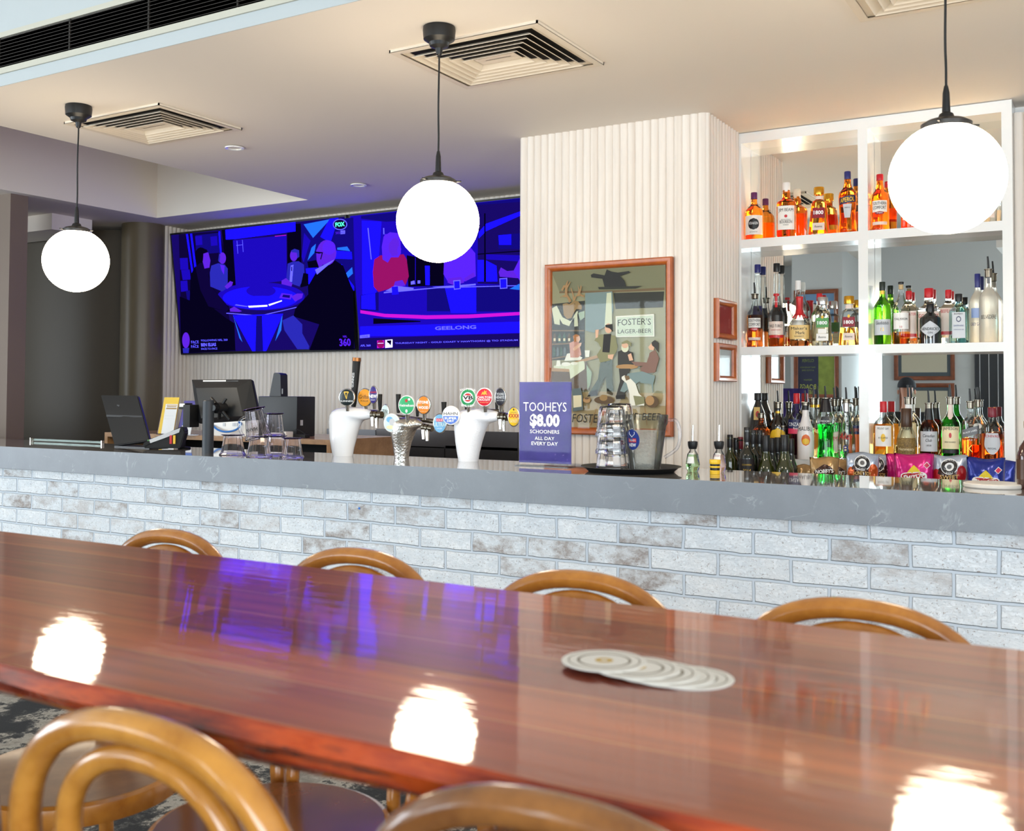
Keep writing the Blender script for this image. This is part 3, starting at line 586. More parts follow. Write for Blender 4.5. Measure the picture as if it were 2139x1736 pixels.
def bottle(label, cx, yt, yb, wpx, kind, glass, zf, Y=5.178, fill=None, cap='cap_black', pour=False, labels=(), texts=(), group=None, rz=None, name='spirit_bottle', cat='bottle', yabs=None, neckw=None, capfrom=None, capr=None, stopper=False):
    prof, n, ck, cr = K[kind]; ck = capfrom or ck; cr = capr or cr
    p = PY(cx, yb, Y); X = p.x; dep = (p - Vector((0, 0, H0))).dot(f2); R = wpx / 2 * dep / F / 1.01; Ht = PY(cx, yt, Y).z - zf
    face = -atan2(-X, Y) * .75 if rz is None else rz
    face = atan2(-X, Y) * .75 if rz is None else rz
    t = thing(name, (X, Y, zf), label, cat, group, rz=face)
    pr = [(r * R, z * Ht) for r, z in prof]
    # refine the profile so shoulders read round
    fine_ = [pr[0]]
    for (r0, z0), (r1, z1) in zip(pr, pr[1:]):
        k = 1 if abs(r1 - r0) < .003 * R / .04 else 4
        for q in range(1, k + 1):
            u = q / k; fine_.append((r0 + (r1 - r0) * u, z0 + (z1 - z0) * u))
    if fill is not None and fill < .999:
        zf_ = fill * Ht; out = []
        for a, b2 in zip(fine_, fine_[1:]):
            out.append(a)
            if a[1] < zf_ < b2[1]: u = (zf_ - a[1]) / (b2[1] - a[1]); out.append((a[0] + (b2[0] - a[0]) * u, zf_))
        out.append(fine_[-1]); fine_ = out
        Lathe('glass_body', fine_, [glass, CG], t, 28, n, mifn=lambda i, o=fine_: 0 if o[min(i + 1, len(o) - 1)][1] <= zf_ + 1e-6 else 1)
    else: Lathe('glass_body', fine_, glass, t, 28, n)
    if cap and not pour:
        zc0 = ck * Ht
        rr = [max(cr * R, rad(prof, ck) * R * 1.06)] * 2
        Lathe('stopper' if stopper else 'cap', [(rr[0] * .98, zc0), (rr[0], zc0 + .002), (rr[0], Ht - .003), (rr[0] * .92, Ht)], cap, t, 20)
    if pour:
        rn = rad(prof, .96) * R
        if cap: Lathe('neck_sleeve', [(rad(prof, ck) * R * 1.05, ck * Ht), (rn * 1.06, Ht * .985)], cap, t, 20, capb=False, capt=False)
        Lathe('pourer_collar', [(rn * .9, prof[-1][1] * Ht), (rn * 1.25, prof[-1][1] * Ht + .003), (rn * 1.25, Ht - .006), (rn * 1.5, Ht - .004), (rn * 1.5, Ht), (.004, Ht + .002)], 'tarnished_metal', t, 16)
        Tube('pourer', [(0, 0, Ht - .002), (-.001, 0, Ht + .03), (-.003, 0, Ht + .058)], [.0052, .0046, .0040], 'black_plastic', t, 8)
    def surf(u, z, off=.0007):
        r = rad(prof, z / Ht) * R + off
        if n <= 2.2: a = u / r; return Vector((r * sin(a), -r * cos(a), z))
        x = max(-r * .995, min(r * .995, u)); return Vector((x, -(r ** n - abs(x) ** n) ** (1 / n), z))
    for L_ in labels:
        shp, hw, z0, z1, mm = L_[:5]; cu = (L_[5] if len(L_) > 5 else 0) * R; off = .0007 + (.0004 * L_[6] if len(L_) > 6 else 0); b2 = bmesh.new(); nz, nu = 10, 12; rows = []
        for i in range(nz + 1):
            v_ = i / nz
            if shp == 'rect': s_ = 1
            elif shp == 'diamond': s_ = max(.03, 1 - abs(2 * v_ - 1) ** 1.25)
            elif shp == 'oval': s_ = max(.03, sqrt(max(0, 1 - (2 * v_ - 1) ** 2)))
            elif shp == 'shield': s_ = .75 + .25 * sin(pi * v_) if v_ > .35 else max(.05, v_ / .35) ** .5 * .97
            elif shp == 'trap': s_ = .62 + .38 * (1 - v_)
            elif shp == 'taper': s_ = .6 + .4 * v_
            rows.append([b2.verts.new(surf(cu + hw * R * s_ * (2 * j / nu - 1) + (0), (z0 + (z1 - z0) * v_) * Ht + ((L_[7] * (2 * j / nu - 1) * Ht) if len(L_) > 7 else 0), off)) for j in range(nu + 1)])
        for i in range(nz):
            for j in range(nu): b2.faces.new((rows[i][j], rows[i][j + 1], rows[i + 1][j + 1], rows[i + 1][j]))
        me = bpy.data.meshes.new('label'); b2.to_mesh(me); b2.free(); link('label', me, mm, t)
    for T in texts:
        s_, zc_, hh, wf, mm = T[:5]; kw = T[5] if len(T) > 5 else {}
        kw = dict(kw); dx = kw.pop('dx', 0) * R; tl = kw.pop('tilt', 0)
        text(s_, lambda u, v_: surf(u + dx, zc_ * Ht + v_ + u * tl, .0021), (wf * R * 2) if wf else None, hh * Ht if hh else None, mm, t, **kw)
    return t
Z1, Z2, Z3 = zr(.790), zr(.2445), zr(-.312)
G1, G2, G3, G4 = 'amber bottles on the top shelf', 'spirit bottles on the middle shelf', 'bottles in the bottom bays of the shelf', 'wine bottles on the low bench'
YR_ = 5.235
# top shelf
t = bottle('stubby amber rum bottle with purple cap and glass loop handles, top shelf', 1575.5, 402.5, 499, 38, 'round', AMB, Z1, cap='cap_purple', group=G1,
   labels=[('rect', 1.15, .10, .50, 'lab_white'), ('oval', .62, .20, .44, 'lab_black', 0, 1)], texts=[('KRAKEN', .335, .055, .50, 'white_ink'), ('BLACK SPICED RUM', .155, .022, .42, 'black_ink')])
for sx in (-1, 1): Tube('loop_handle', [(sx * (.022 + .009 * sin(a)), 0, .172 + .011 * cos(a)) for a in [2 * pi * k / 14 for k in range(14)]], .0022, 'clear_glass', t, 6, closed=True)
bottle('tall amber bourbon bottle with white cap and white label, top shelf', 1643, 382, 495.8, 40, 'shoulder', ORG, Z1, cap='cap_white', group=G1, labels=[('rect', 1.0, .13, .56, 'lab_white'), ('oval', .16, .345, .40, 'lab_red', 0, 1)],
   texts=[('JIM BEAM', .47, .075, .74, 'black_ink', dict(arc=.002)), ('BOURBON', .27, .055, .62, 'black_ink'), ('KENTUCKY STRAIGHT', .31, .018, .5, 'black_ink'), ('WHISKEY', .215, .02, .3, 'black_ink')])
bottle('amber tequila bottle with round gold stopper and maroon label, top shelf', 1711, 391.5, 489.8, 43, 'tequila', AMB, Z1, cap='gold_cap', group=G1, stopper=True, labels=[('rect', .58, .34, .56, 'lab_maroon'), ('rect', .56, .09, .24, 'lab_beige'), ('oval', .12, .54, .61, 'gold_ink', 0, 1), ('rect', .36, .745, .81, 'lab_beige')],
   texts=[('1800', .455, .085, .46, 'white_ink', dict(bold=.03)), ('Reserva', .165, .045, .36, 'black_ink', dict(shear=.3))])
bottle('slim orange aperitif bottle with navy cap and slanted navy label, top shelf', 1771, 358.6, 486, 37.5, 'aperol', ORG, Z1, cap='cap_navy', group=G1, labels=[('rect', 1.05, .475, .585, 'lab_navy', 0, 0, .02), ('taper', .50, .24, .46, 'lab_silver')],
   texts=[('APEROL', .53, .072, .84, 'lab_yellow', dict(bold=.02, tilt=.12)), ('APERITIVO', .40, .018, .3, 'black_ink')])
bottle('amber liqueur bottle with red cap, just left of the big globe, top shelf', 1838.5, 364.5, 481.7, 38.5, 'soco', ORG, Z1, cap='cap_red', group=G1, labels=[('rect', .86, .32, .52, 'lab_white'), ('oval', .50, .275, .33, 'lab_maroon', 0, 1), ('rect', .86, .095, .15, 'lab_beige')],
   texts=[('SOUTHERN', .47, .055, .74, 'black_ink'), ('COMFORT', .395, .06, .74, 'black_ink'), ('Original', .303, .03, .3, 'white_ink')])
bottle('square amber bottle mostly hidden behind the big globe pendant', 1902, 395, 476, 37, 'square', AMB, Z1, cap='cap_black', group=G1, labels=[('rect', .8, .2, .5, 'lab_cream')])
bottle('clear glass bottle with pink label at the right end of the top shelf', 2066, 366, 466, 30, 'round', CLR, Z1, cap='cap_red', group=G1, labels=[('rect', .8, .1, .42, 'lab_beige')], texts=[('GIN', .28, .06, .4, 'red_ink')])
# middle shelf, left bay
bottle('liqueur bottle with black pourer and deep amber filling, leftmost on the middle shelf', 1577, 614, 724.4, 34.6, 'soco', RED, Z2, fill=.60, pour=True, cap=None, group=G2, labels=[('rect', .80, .36, .54, 'lab_white'), ('oval', .5, .30, .36, 'lab_red', 0, 1), ('rect', .8, .13, .18, 'lab_beige')],
   texts=[('SOUTHERN', .495, .05, .74, 'black_ink'), ('COMFORT', .42, .055, .74, 'black_ink'), ('Original', .33, .03, .3, 'white_ink')])
bottle('tall clear bottle with blue cap behind the leftmost middle-shelf bottle', 1583, 552.8, 722, 27, 'tall', CLR, Z2, Y=YR_, fill=.2, cap='cap_navy', capfrom=.90, group=G2, labels=[('rect', .8, .22, .5, 'lab_navy')])
bottle('clear bourbon bottle with red neck strip and red-footed cream label', 1622, 613.5, 723, 35, 'round', AMB, Z2, fill=.22, cap='cap_red', capfrom=.955, group=G2, labels=[('rect', .95, .22, .47, 'lab_beige'), ('rect', .95, .165, .215, 'lab_red'), ('rect', .16, .74, .95, 'lab_red')],
   texts=[('WILD TURKEY', .385, .055, .86, 'black_ink'), ('BOURBON WHISKEY', .31, .02, .6, 'red_ink'), ('AMERICAN', .845, .016, None, 'white_ink')])
bottle('tall clear bottle with black cap behind the red-striped bourbon bottle', 1623, 550.4, 722, 28, 'tall', CLR, Z2, Y=YR_, fill=.2, cap='cap_black', capfrom=.90, group=G2, labels=[('rect', .7, .3, .5, 'lab_black')])
t = bottle('bulbous bourbon bottle dripping with red wax, cream label', 1670.5, 620, 722, 44, 'makers', RED, Z2, fill=.13, cap=None, group=G2, labels=[('rect', 1.02, .14, .42, 'lab_tan')],
   texts=[("Maker's", .355, .06, .74, 'black_ink'), ('Mark', .265, .06, .42, 'black_ink', dict(dx=.12)), ('WHISKY', .195, .025, .45, 'black_ink')])
zt_ = .165 + .0; hh_ = PY(1670.5, 620, 5.178).z - Z2; Rm = .0565
Lathe('wax_seal', [(.42 * Rm, .63 * hh_), (.36 * Rm, .70 * hh_), (.32 * Rm, .75 * hh_), (.315 * Rm, .97 * hh_), (.34 * Rm, .975 * hh_), (.33 * Rm, 1.0 * hh_), (.2 * Rm, 1.005 * hh_)], mat('red_wax', (200, 22, 34), .2, coat=.6), t, 20, capb=False)
for a, d in ((-1.2, .06), (-.5, .10), (.1, .05), (.7, .12), (1.3, .07)): Tube('wax_drip', [(.40 * Rm * sin(a), -.40 * Rm * cos(a), .64 * hh_), (.60 * Rm * sin(a), -.60 * Rm * cos(a), (.60 - d * .5) * hh_)], [.005, .0035], 'red_wax', t, 6)
bottle('clear bottle with white cap behind the red-waxed bourbon', 1667.5, 586.3, 722, 34, 'round', CLR, Z2, Y=YR_, fill=.25, cap='cap_white', group=G2, labels=[('rect', .8, .15, .4, 'lab_white')])
bottle('clear tequila bottle with silver stopper and green label', 1719, 621, 721.5, 43, 'tequila', PALE, Z2, fill=.10, cap='silver_cap', group=G2, stopper=True, labels=[('rect', .58, .37, .57, 'lab_green'), ('rect', .56, .10, .245, 'lab_white'), ('rect', .40, .25, .34, 'lab_white'), ('oval', .12, .55, .62, 'gold_ink', 0, 1)],
   texts=[('1800', .465, .075, .46, 'white_ink', dict(bold=.03)), ('Reserva', .175, .045, .36, 'black_ink', dict(shear=.3))])
bottle('bottle with red cap behind the green-labelled tequila', 1712, 613.3, 721, 34, 'round', PALE, Z2, Y=YR_, cap='cap_red', group=G2, labels=[('rect', .8, .15, .45, 'lab_cream')])
bottle('half-full golden tequila bottle with gold stopper and maroon label, middle shelf', 1774, 618.7, 720.6, 42, 'tequila', GOLD, Z2, fill=.36, cap='gold_cap', group=G2, stopper=True, labels=[('rect', .58, .37, .57, 'lab_maroon'), ('rect', .56, .10, .245, 'lab_beige'), ('oval', .12, .55, .62, 'gold_ink', 0, 1), ('rect', .36, .745, .82, 'lab_beige')],
   texts=[('1800', .465, .075, .46, 'white_ink', dict(bold=.03)), ('Reserva', .175, .045, .36, 'black_ink', dict(shear=.3))])
# middle shelf, right bay
bottle('green whisky bottle with black cap, leftmost in the right middle bay', 1844, 589, 719.7, 35.6, 'round', OLV, Z2, cap='cap_green', group=G2, labels=[('rect', 1.1, .15, .40, 'lab_silver'), ('rect', .26, .80, .86, 'gold_ink')],
   texts=[('Glenfiddich', .34, .05, .78, 'black_ink'), ('12', .24, .05, .2, 'gold_ink'), ('Y', .58, .10, .18, 'white_ink')])
bottle('clear whisky bottle with cork, pale label and low amber level', 1883, 589, 718.9, 35, 'round', ORG, Z2, fill=.20, cap='cap_black', capfrom=.965, group=G2, labels=[('rect', 1.0, .24, .50, 'lab_white'), ('rect', .30, .88, .955, 'cork')],
   texts=[('TALISKER', .40, .035, .84, 'black_ink'), ('10', .275, .03, .14, 'red_ink')])
bottle('clear gin bottle with red cap and pink label behind the cork-stopped whisky', 1899, 608, 718, 34, 'square', CLR, Z2, Y=YR_, cap='cap_red', group=G2, labels=[('rect', .9, .12, .62, 'lab_beige'), ('rect', .9, .14, .2, 'lab_red', 0, 1)], texts=[('BEEFEATER', .56, .05, .86, 'red_ink')])
bottle('clear gin bottle with red cap behind the black apothecary bottle', 1941, 602.4, 718, 46, 'shoulder', CLR, Z2, Y=YR_, cap='cap_red', group=G2, labels=[('rect', .9, .12, .58, 'lab_beige')], texts=[("GORDON'S", .50, .07, .86, 'red_ink')])
bottle('black apothecary gin bottle with white diamond label', 1944, 635, 718.3, 44, 'gin', BLK, Z2, Y=5.172, cap='cap_black', group=G2, labels=[('diamond', 1.05, .16, .56, 'lab_silver')], texts=[("HENDRICK'S", .365, .075, .86, 'black_ink'), ('GIN', .27, .05, .22, 'black_ink')])
bottle('clear gin bottle with red cap, beside the pale blue gin', 1982, 605.6, 718, 34, 'square', CLR, Z2, Y=YR_, cap='cap_red', group=G2, labels=[('rect', .9, .16, .66, 'lab_beige'), ('rect', .9, .17, .23, 'lab_red', 0, 1)], texts=[('BEEFEATER', .60, .06, .86, 'red_ink')])
bottle('pale blue square gin bottle with black stopper', 2003.5, 614, 717, 38.5, 'square', BLU, Z2, cap='cap_black', group=G2, labels=[('rect', .66, .10, .62, 'lab_silver'), ('oval', .25, .42, .54, 'lab_navy', 0, 1), ('oval', .17, .44, .52, 'lab_silver', 0, 2)],
   texts=[('BOMBAY', .585, .03, .44, 'black_ink'), ('SAPPHIRE', .35, .03, .5, 'blue_ink'), ('LONDON DRY GIN', .27, .02, .5, 'blue_ink')])
bottle('frosted vodka bottle with blue foil neck beside the tallest bottle', 2043, 572, 716.5, 34, 'round', FRO, Z2, Y=5.21, cap='cap_navy', capfrom=.80, group=G2, labels=[('rect', .8, .36, .50, mat('lab_sky', (150, 170, 214), .4))], texts=[('GREY GOOSE', .27, .045, .84, 'blue_ink')])
bottle('tall frosted vodka bottle with black pourer, rightmost on the middle shelf', 2066, 562, 715.7, 37.5, 'round', FRO, Z2, pour=True, cap=None, group=G2, labels=[('rect', .16, .80, .93, 'lab_grey')], texts=[('BELVEDERE', .345, .05, .84, 'black_ink')])
# bottom left bay
rs = thing('riser', (-1.625, 5.22, Z3), 'small clear step lifting dark liqueur bottle in the bottom left bay', 'riser'); part(Box('riser_box', -1.675, -1.575, 5.17, 5.31, Z3, Z3 + .135, 'clear_glass'), rs)
bottle('dark brown liqueur flask with round black cap in the bottom left bay', 1583.5, 821, 893, 37, 'flask', DRK, Z3 + .135, Y=5.22, cap='cap_black', group=G3, labels=[('rect', .42, .28, .62, 'lab_tan'), ('oval', .2, .35, .52, 'lab_red', 0, 1)], capr=.42)
bottle('amber-necked bottle with black pourer in front of the dark flask', 1590, 863, 957, 38, 'round', RED, Z3, Y=5.155, fill=.9, pour=True, cap='cap_black', capfrom=.9, group=G3, labels=[('rect', .8, .1, .5, 'lab_brown')])
bottle('brown coffee liqueur bottle with yellow label and pourer', 1625.5, 840, 957, 36, 'round', DRK, Z3, pour=True, cap='cap_black', capfrom=.86, group=G3, labels=[('oval', 1.1, .12, .54, 'lab_yellow'), ('rect', .34, .80, .84, 'gold_ink')], texts=[('KAHLUA', .33, .09, .86, 'red_ink')])
bottle('small pale amber bottle with pourer before the coffee liqueur', 1636, 889, 957, 26, 'pear', AMB, Z3, Y=5.145, fill=.5, pour=True, cap=None, group=G3)
bottle('vermouth bottle with red cap and navy and pink label', 1664.5, 821.5, 957, 38, 'round', CINZ, Z3, Y=5.20, fill=.57, cap='cap_red', capfrom=.84, group=G3, labels=[('rect', 1.1, .46, .60, 'lab_navy'), ('rect', 1.1, .38, .46, 'lab_pink')], texts=[('CINZANO', .525, .055, .9, 'white_ink'), ('Rosso', .465, .03, .3, 'white_ink')])
t = bottle('white coconut rum bottle with palm tree picture and pourer', 1683, 840, 954.8, 35, 'malibu', MIL, Z3, Y=5.152, pour=True, cap='cap_black', capfrom=.86, group=G3, labels=[('oval', .52, .24, .44, 'lab_orange', .08), ('oval', .42, .26, .37, 'lab_yellow', .08, 1)], texts=[('MALIBU', .52, .07, .9, 'black_ink', dict(arc=.006))])
for a in (-1.1, -.4, .4, 1.1): Tube('palm_frond', [(-.004, -.0335, .064), (-.004 + .012 * sin(a), -.0335, .064 + .008 * cos(a)), (-.004 + .018 * sin(a), -.0325, .062 + .004 * cos(a))], .0010, 'black_ink', t, 5)
Tube('palm_trunk', [(-.004, -.0338, .064), (-.001, -.0338, .048), (-.003, -.0338, .034)], .0012, 'black_ink', t, 5)
bottle('clear bottle with gold neck and pourer behind the white coconut rum', 1700, 831, 956, 32, 'tall', PALE, Z3, Y=YR_, fill=.5, pour=True, cap='gold_cap', capfrom=.84, group=G3, labels=[('oval', .8, .15, .45, 'lab_orange')])
bottle('bright green melon liqueur bottle with black neck and pourer', 1725, 831, 953.8, 36, 'midori', GRN, Z3, Y=5.158, fill=.575, pour=True, cap='lab_black', capfrom=.77, group=G3, labels=[('trap', .62, .59, .70, 'lab_black')], texts=[('MIDORI', .625, .035, .5, 'white_ink')])
bottle('clear bottle with pourer and red script behind the green liqueur', 1743.5, 834, 956, 33, 'round', CLR, Z3, Y=YR_, fill=.2, pour=True, cap=None, group=G3, labels=[('rect', .8, .12, .45, 'lab_beige')], texts=[("PIMM'S", .35, .07, .7, 'red_ink')])
bottle('teardrop clear bottle with red script and silver neck', 1768.5, 834, 951, 36, 'pear', CLR, Z3, Y=5.162, fill=.04, pour=True, cap='silver_cap', capfrom=.80, group=G3, texts=[('Alize', .40, .10, .8, 'red_ink', dict(shear=.3)), ('B', .20, .10, .3, 'blue_ink')])
bottle('clear bottle with orange and purple label, rightmost in the bottom left bay', 1788, 832, 956, 30, 'round', PALE, Z3, Y=YR_, fill=.3, pour=True, cap='cap_black', capfrom=.9, group=G3, labels=[('rect', 1.1, .42, .56, 'lab_navy'), ('rect', 1.1, .08, .42, 'lab_orange')], texts=[('SUPERIOR', .49, .05, .8, 'lab_orange')])
# bottom right bay
bottle('rum bottle with red cap, white label and amber filling, leftmost in the bottom right bay', 1846, 838.6, 957, 42, 'round', GOLD, Z3, fill=.62, cap='cap_red', capfrom=.82, group=G3, labels=[('rect', .84, .26, .60, 'lab_white'), ('oval', .22, .33, .47, 'lab_yellow', 0, 1)], texts=[('MOUNT GAY', .555, .035, .56, 'black_ink'), ('ECLIPSE', .40, .025, .45, 'black_ink')])
bottle('squat cognac bottle with dark patterned neck and camouflage label', 1894, 853, 958, 43, 'pear', GOLD, Z3, Y=5.160, fill=.30, cap='lab_brown', capfrom=.66, group=G3, labels=[('rect', .98, .12, .46, mat('camouflage_label', (150, 120, 60), .5, noise=.95, nscale=160))], texts=[('Hennessy', .25, .07, .8, 'lab_cream')])
bottle('clear tequila bottle with white neck band behind the cognac', 1898, 829.5, 956, 40, 'round', PALE, Z3, Y=YR_, fill=.55, pour=True, cap='cap_white', capfrom=.78, group=G3, labels=[('rect', .9, .25, .6, 'lab_cream')], texts=[('REAL', .52, .05, .5, 'black_ink')])
bottle('dark brown whisky bottle with white script label and pourer', 1941, 841.5, 957, 37.5, 'round', liquid('brown_glass', None, lcol=(.30, .07, .012)), Z3, pour=True, cap='cap_black', capfrom=.72, group=G3, labels=[('rect', 1.05, .20, .53, 'lab_silver')], texts=[('Canadian', .46, .05, .66, 'black_ink', dict(shear=.25)), ('Club', .385, .05, .34, 'black_ink', dict(shear=.25)), ('1858', .30, .03, .26, 'black_ink')])
bottle('bright green whiskey bottle with cream label and pourer', 1986, 829, 958, 38, 'round', GRG, Z3, pour=True, cap='lab_green', capfrom=.92, group=G3, labels=[('rect', 1.05, .23, .56, 'lab_cream'), ('rect', 1.05, .165, .22, 'lab_black'), ('rect', .30, .70, .90, 'lab_beige'), ('rect', .32, .90, .96, 'cap_red'), ('oval', .14, .39, .47, 'lab_red', 0, 1), ('oval', .2, .665, .72, 'lab_beige', 0, 1)],
   texts=[('JAMESON', .52, .055, .84, 'black_ink', dict(arc=.002)), ('IRISH WHISKEY', .33, .022, .6, 'black_ink')])
bottle('whisky bottle with slanted grey label and black pourer', 2027.5, 838, 960, 34, 'square', RED, Z3, fill=.42, pour=True, cap=None, group=G3, labels=[('rect', 1.0, .46, .585, 'lab_grey', 0, 0, .04), ('rect', .9, .07, .12, 'lab_black')], texts=[('BLACK LABEL', .525, .028, .8, 'white_ink', dict(tilt=.28)), ('JOHNNIE WALKER', .095, .018, .7, 'gold_ink'), ('K', .26, .11, .3, 'gold_ink')])
bottle('clear whisky bottle with pourer behind the slanted grey label', 2043, 835, 960, 34, 'round', RED, Z3, Y=YR_, fill=.3, pour=True, cap=None, group=G3, labels=[('oval', .5, .55, .64, 'lab_white')])
bottle('rounded whisky bottle with maroon cap and silver shield label', 2073.5, 850.6, 962, 42, 'chivas', RED, Z3, Y=5.165, fill=.55, cap='cap_maroon', capfrom=.83, group=G3, labels=[('shield', .72, .20, .56, 'lab_silver'), ('rect', .45, .96, .995, 'gold_cap')], texts=[('CHIVAS', .51, .045, .62, 'red_ink'), ('REGAL', .30, .03, .4, 'black_ink'), ('12', .10, .04, .12, 'white_ink', dict(dx=.5)), ('XII', .10, .04, .14, 'white_ink', dict(dx=-.5))])
# wine on the low bench (their feet are hidden by the counter)
for (cx, yt, w_, kd, gl, cp, Yw, lab, lb) in (
   (1524.8, 908, 30, 'wine', WIN_O, 'cap_black', 4.86, 'dark green wine bottle with stopper, leftmost on the bench', ()),
   (1537.6, 914.6, 30, 'wine', WIN_G, 'cap_black', 4.94, 'near-black wine bottle right of the leftmost one', ()),
   (1546.5, 913, 30, 'wine', WIN_G, 'cap_maroon', 5.05, 'dark wine bottle with maroon cap, behind the others', ()),
   (1561, 892.5, 34, 'wine', WIN_G, 'cap_black', 4.80, 'tall dark wine bottle with black and gold label at the front', [('rect', 1.15, .28, .58, 'lab_black')]),
   (1574, 898.7, 31, 'wine', WIN_G, 'cap_black', 4.90, 'dark wine bottle directly behind the gold-lettered one', ()),
   (1587, 898.7, 31, 'wine', WIN_G, 'cap_black', 4.97, 'dark wine bottle standing furthest back beside the gold-lettered one', ()),
   (1600.5, 909.5, 38, 'burg', WIN_O, 'cap_black', 4.82, 'sloping-shouldered olive wine bottle in the middle of the group', ()),
   (1612.5, 915, 33, 'burg', WIN_G, 'cap_black', 4.95, 'dark wine bottle just right of the middle olive one', ()),
   (1625, 913.7, 34, 'burg', WIN_G, 'cap_black', 5.03, 'dark wine bottle behind the two olive ones', ()),
   (1639.5, 908.5, 40, 'burg', WIN_O, 'cap_black', 4.82, 'olive wine bottle with bulbous stopper near the snack packets', ()),
   (1652, 916, 34, 'burg', WIN_G, 'cap_black', 4.95, 'dark wine bottle nearest the snack packets', ())):
    bottle(lab, cx, yt, 1000, w_, kd, gl, ZB, Y=Yw, cap=cp, group=G4, labels=lb, name='wine_bottle', texts=[('COWFISH', .50, .022, .6, 'gold_ink'), ('2014', .42, .05, .5, 'gold_ink', dict(shear=.2))] if lb else ())

# ---------------- snack packets
def packet(label, x0, x1, yt, Y, col, bulge=.03, ht=.235, skew=0, art=None, group='snack packets on the bench', rz=0.1, hs=None):
    pa, pb = PY(x0, yt, Y), PY(x1, yt, Y); wd = (pb.x - pa.x); X = (pa.x + pb.x) / 2; ztop = pa.z * .5 + pb.z * .5; h_ = ztop - ZB
    t = thing('snack_packet', (X, Y, ZB), label, 'snack packet', group, rz=rz); nu, nv = 18, 18; b2 = bmesh.new(); sides = []
    rnd = random.Random(int(x0)); ph = [rnd.uniform(0, 6) for _ in range(4)]
    def S_(u, v_, s_):
        e = (1 - abs(2 * u - 1) ** 2.6) * (1 - abs(2 * v_ - 1) ** 2.2); e = max(0, e) ** .7
        y = s_ * bulge * e + .004 * sin(u * 9 + ph[0]) * (1 - e) + .0016 * sin(u * 31 + v_ * 17 + ph[1]) * e + .0012 * sin(v_ * 37 - u * 13 + ph[2])
        x = (u - .5) * wd * (1 - .05 * sin(pi * v_)); z = v_ * h_ + .004 * sin(u * 7 + ph[3]) * v_ + skew * (u - .5) * v_
        return Vector((x, y, z))
    for s_ in (-1, 1):
        g_ = [[b2.verts.new(S_(i / nu, j / nv, s_)) for i in range(nu + 1)] for j in range(nv + 1)]; sides.append(g_)
        for j in range(nv):
            for i in range(nu): b2.faces.new((g_[j][i], g_[j][i + 1], g_[j + 1][i + 1], g_[j + 1][i]))
    bmesh.ops.remove_doubles(b2, verts=b2.verts, dist=.0002)
    fin('foil_bag', b2, col, t, smooth=True)
    def fs(u, v_, off=.0012): # metres from the centre line / height
        uu = u / wd + .5; p = S_(min(.99, max(.01, uu)), min(.99, max(.01, v_ / h_)), -1); p.y -= off; return p
    def patch(cx_, cz, rx, rz_, mm, n_=2.0, lay=0, nm='print'):
        b3 = bmesh.new(); c_ = b3.verts.new(fs(cx_, cz, .0012 + .0004 * lay)); rr = [c_]; prev = None
        for q in (.34, .67, 1):
            cur = []
            for k in range(28):
                a = 2 * pi * k / 28; s_ = (abs(cos(a)) ** n_ + abs(sin(a)) ** n_) ** (-1 / n_)
                cur.append(b3.verts.new(fs(cx_ + rx * q * s_ * sin(a), cz + rz_ * q * s_ * cos(a), .0012 + .0004 * lay)))
            for k in range(28):
                if prev is None: b3.faces.new((c_, cur[k], cur[(k + 1) % 28]))
                else: b3.faces.new((prev[k], cur[k], cur[(k + 1) % 28], prev[(k + 1) % 28]))
            prev = cur
        me = bpy.data.meshes.new(nm); b3.to_mesh(me); b3.free(); return link(nm, me, mm, t)
    def tx(s_, cx_, cz, wd_, ht_, mm, **kw): text(s_, lambda u, v_: fs(cx_ + u, cz + v_ + kw_t * u, .0036), wd_, ht_, mm, t, **kw)
    kw_t = 0
    if art: art(patch, tx, h_, wd)
    return t
foil = lambda nm, c: mat(nm, c, .22, .35, coat=.3)
foil('gold_foil', (176, 140, 92)); foil('silver_foil', (176, 186, 204)); foil('pink_foil', (206, 22, 120)); foil('blue_foil', (26, 44, 140)); foil('orange_print', (200, 90, 36)); foil('brown_print', (60, 32, 24)); mat('yellow_print', (232, 206, 40), .4); mat('chilli_red', (176, 30, 36), .3)
def a_nob(P_, T_, h, w_):
    P_(0, h - .066, .050, .034, 'brown_print', 1.3); P_(.004, h - .098, .044, .022, 'orange_print', 2, 1); T_("NOBBY'S", 0, h - .062, .080, .017, 'white_ink', bold=.02)
def a_rrd(l1, l2, side):
    def f_(P_, T_, h, w_):
        P_(-.003, h - .095, .046, .048, 'brown_print', 4); P_(w_ * .34, h - .080, .020, .035, side, 2, 1); P_(-w_ * .36, h - .09, .016, .030, side, 2, 1)
        P_(0, h - .046, .036, .034, 'white_ink', 2, 2); P_(0, h - .046, .033, .031, 'lab_black', 2, 3); P_(0, h - .046, .019, .018, 'white_ink', 2, 4); P_(0, h - .046, .010, .0095, 'lab_grey', 2, 5)
        T_('RED ROCK', 0, h - .046 + .0235, .040, .0080, 'white_ink', arc=.005); T_('DELI', 0, h - .046 - .0240, .026, .0075, 'white_ink', arc=-.003)
        T_(l1, 0, h - .091, .078, .017, 'lab_tan', bold=.01); T_(l2, 0, h - .110, .060, .013, 'lab_tan', bold=.01)
    return f_
def a_sweet(P_, T_, h, w_):
    a_rrd('SWEET', 'CHILLI &', 'chilli_red')(P_, T_, h, w_); T_('SOUR CREAM', 0, h - .124, .062, .009, 'lab_orange')
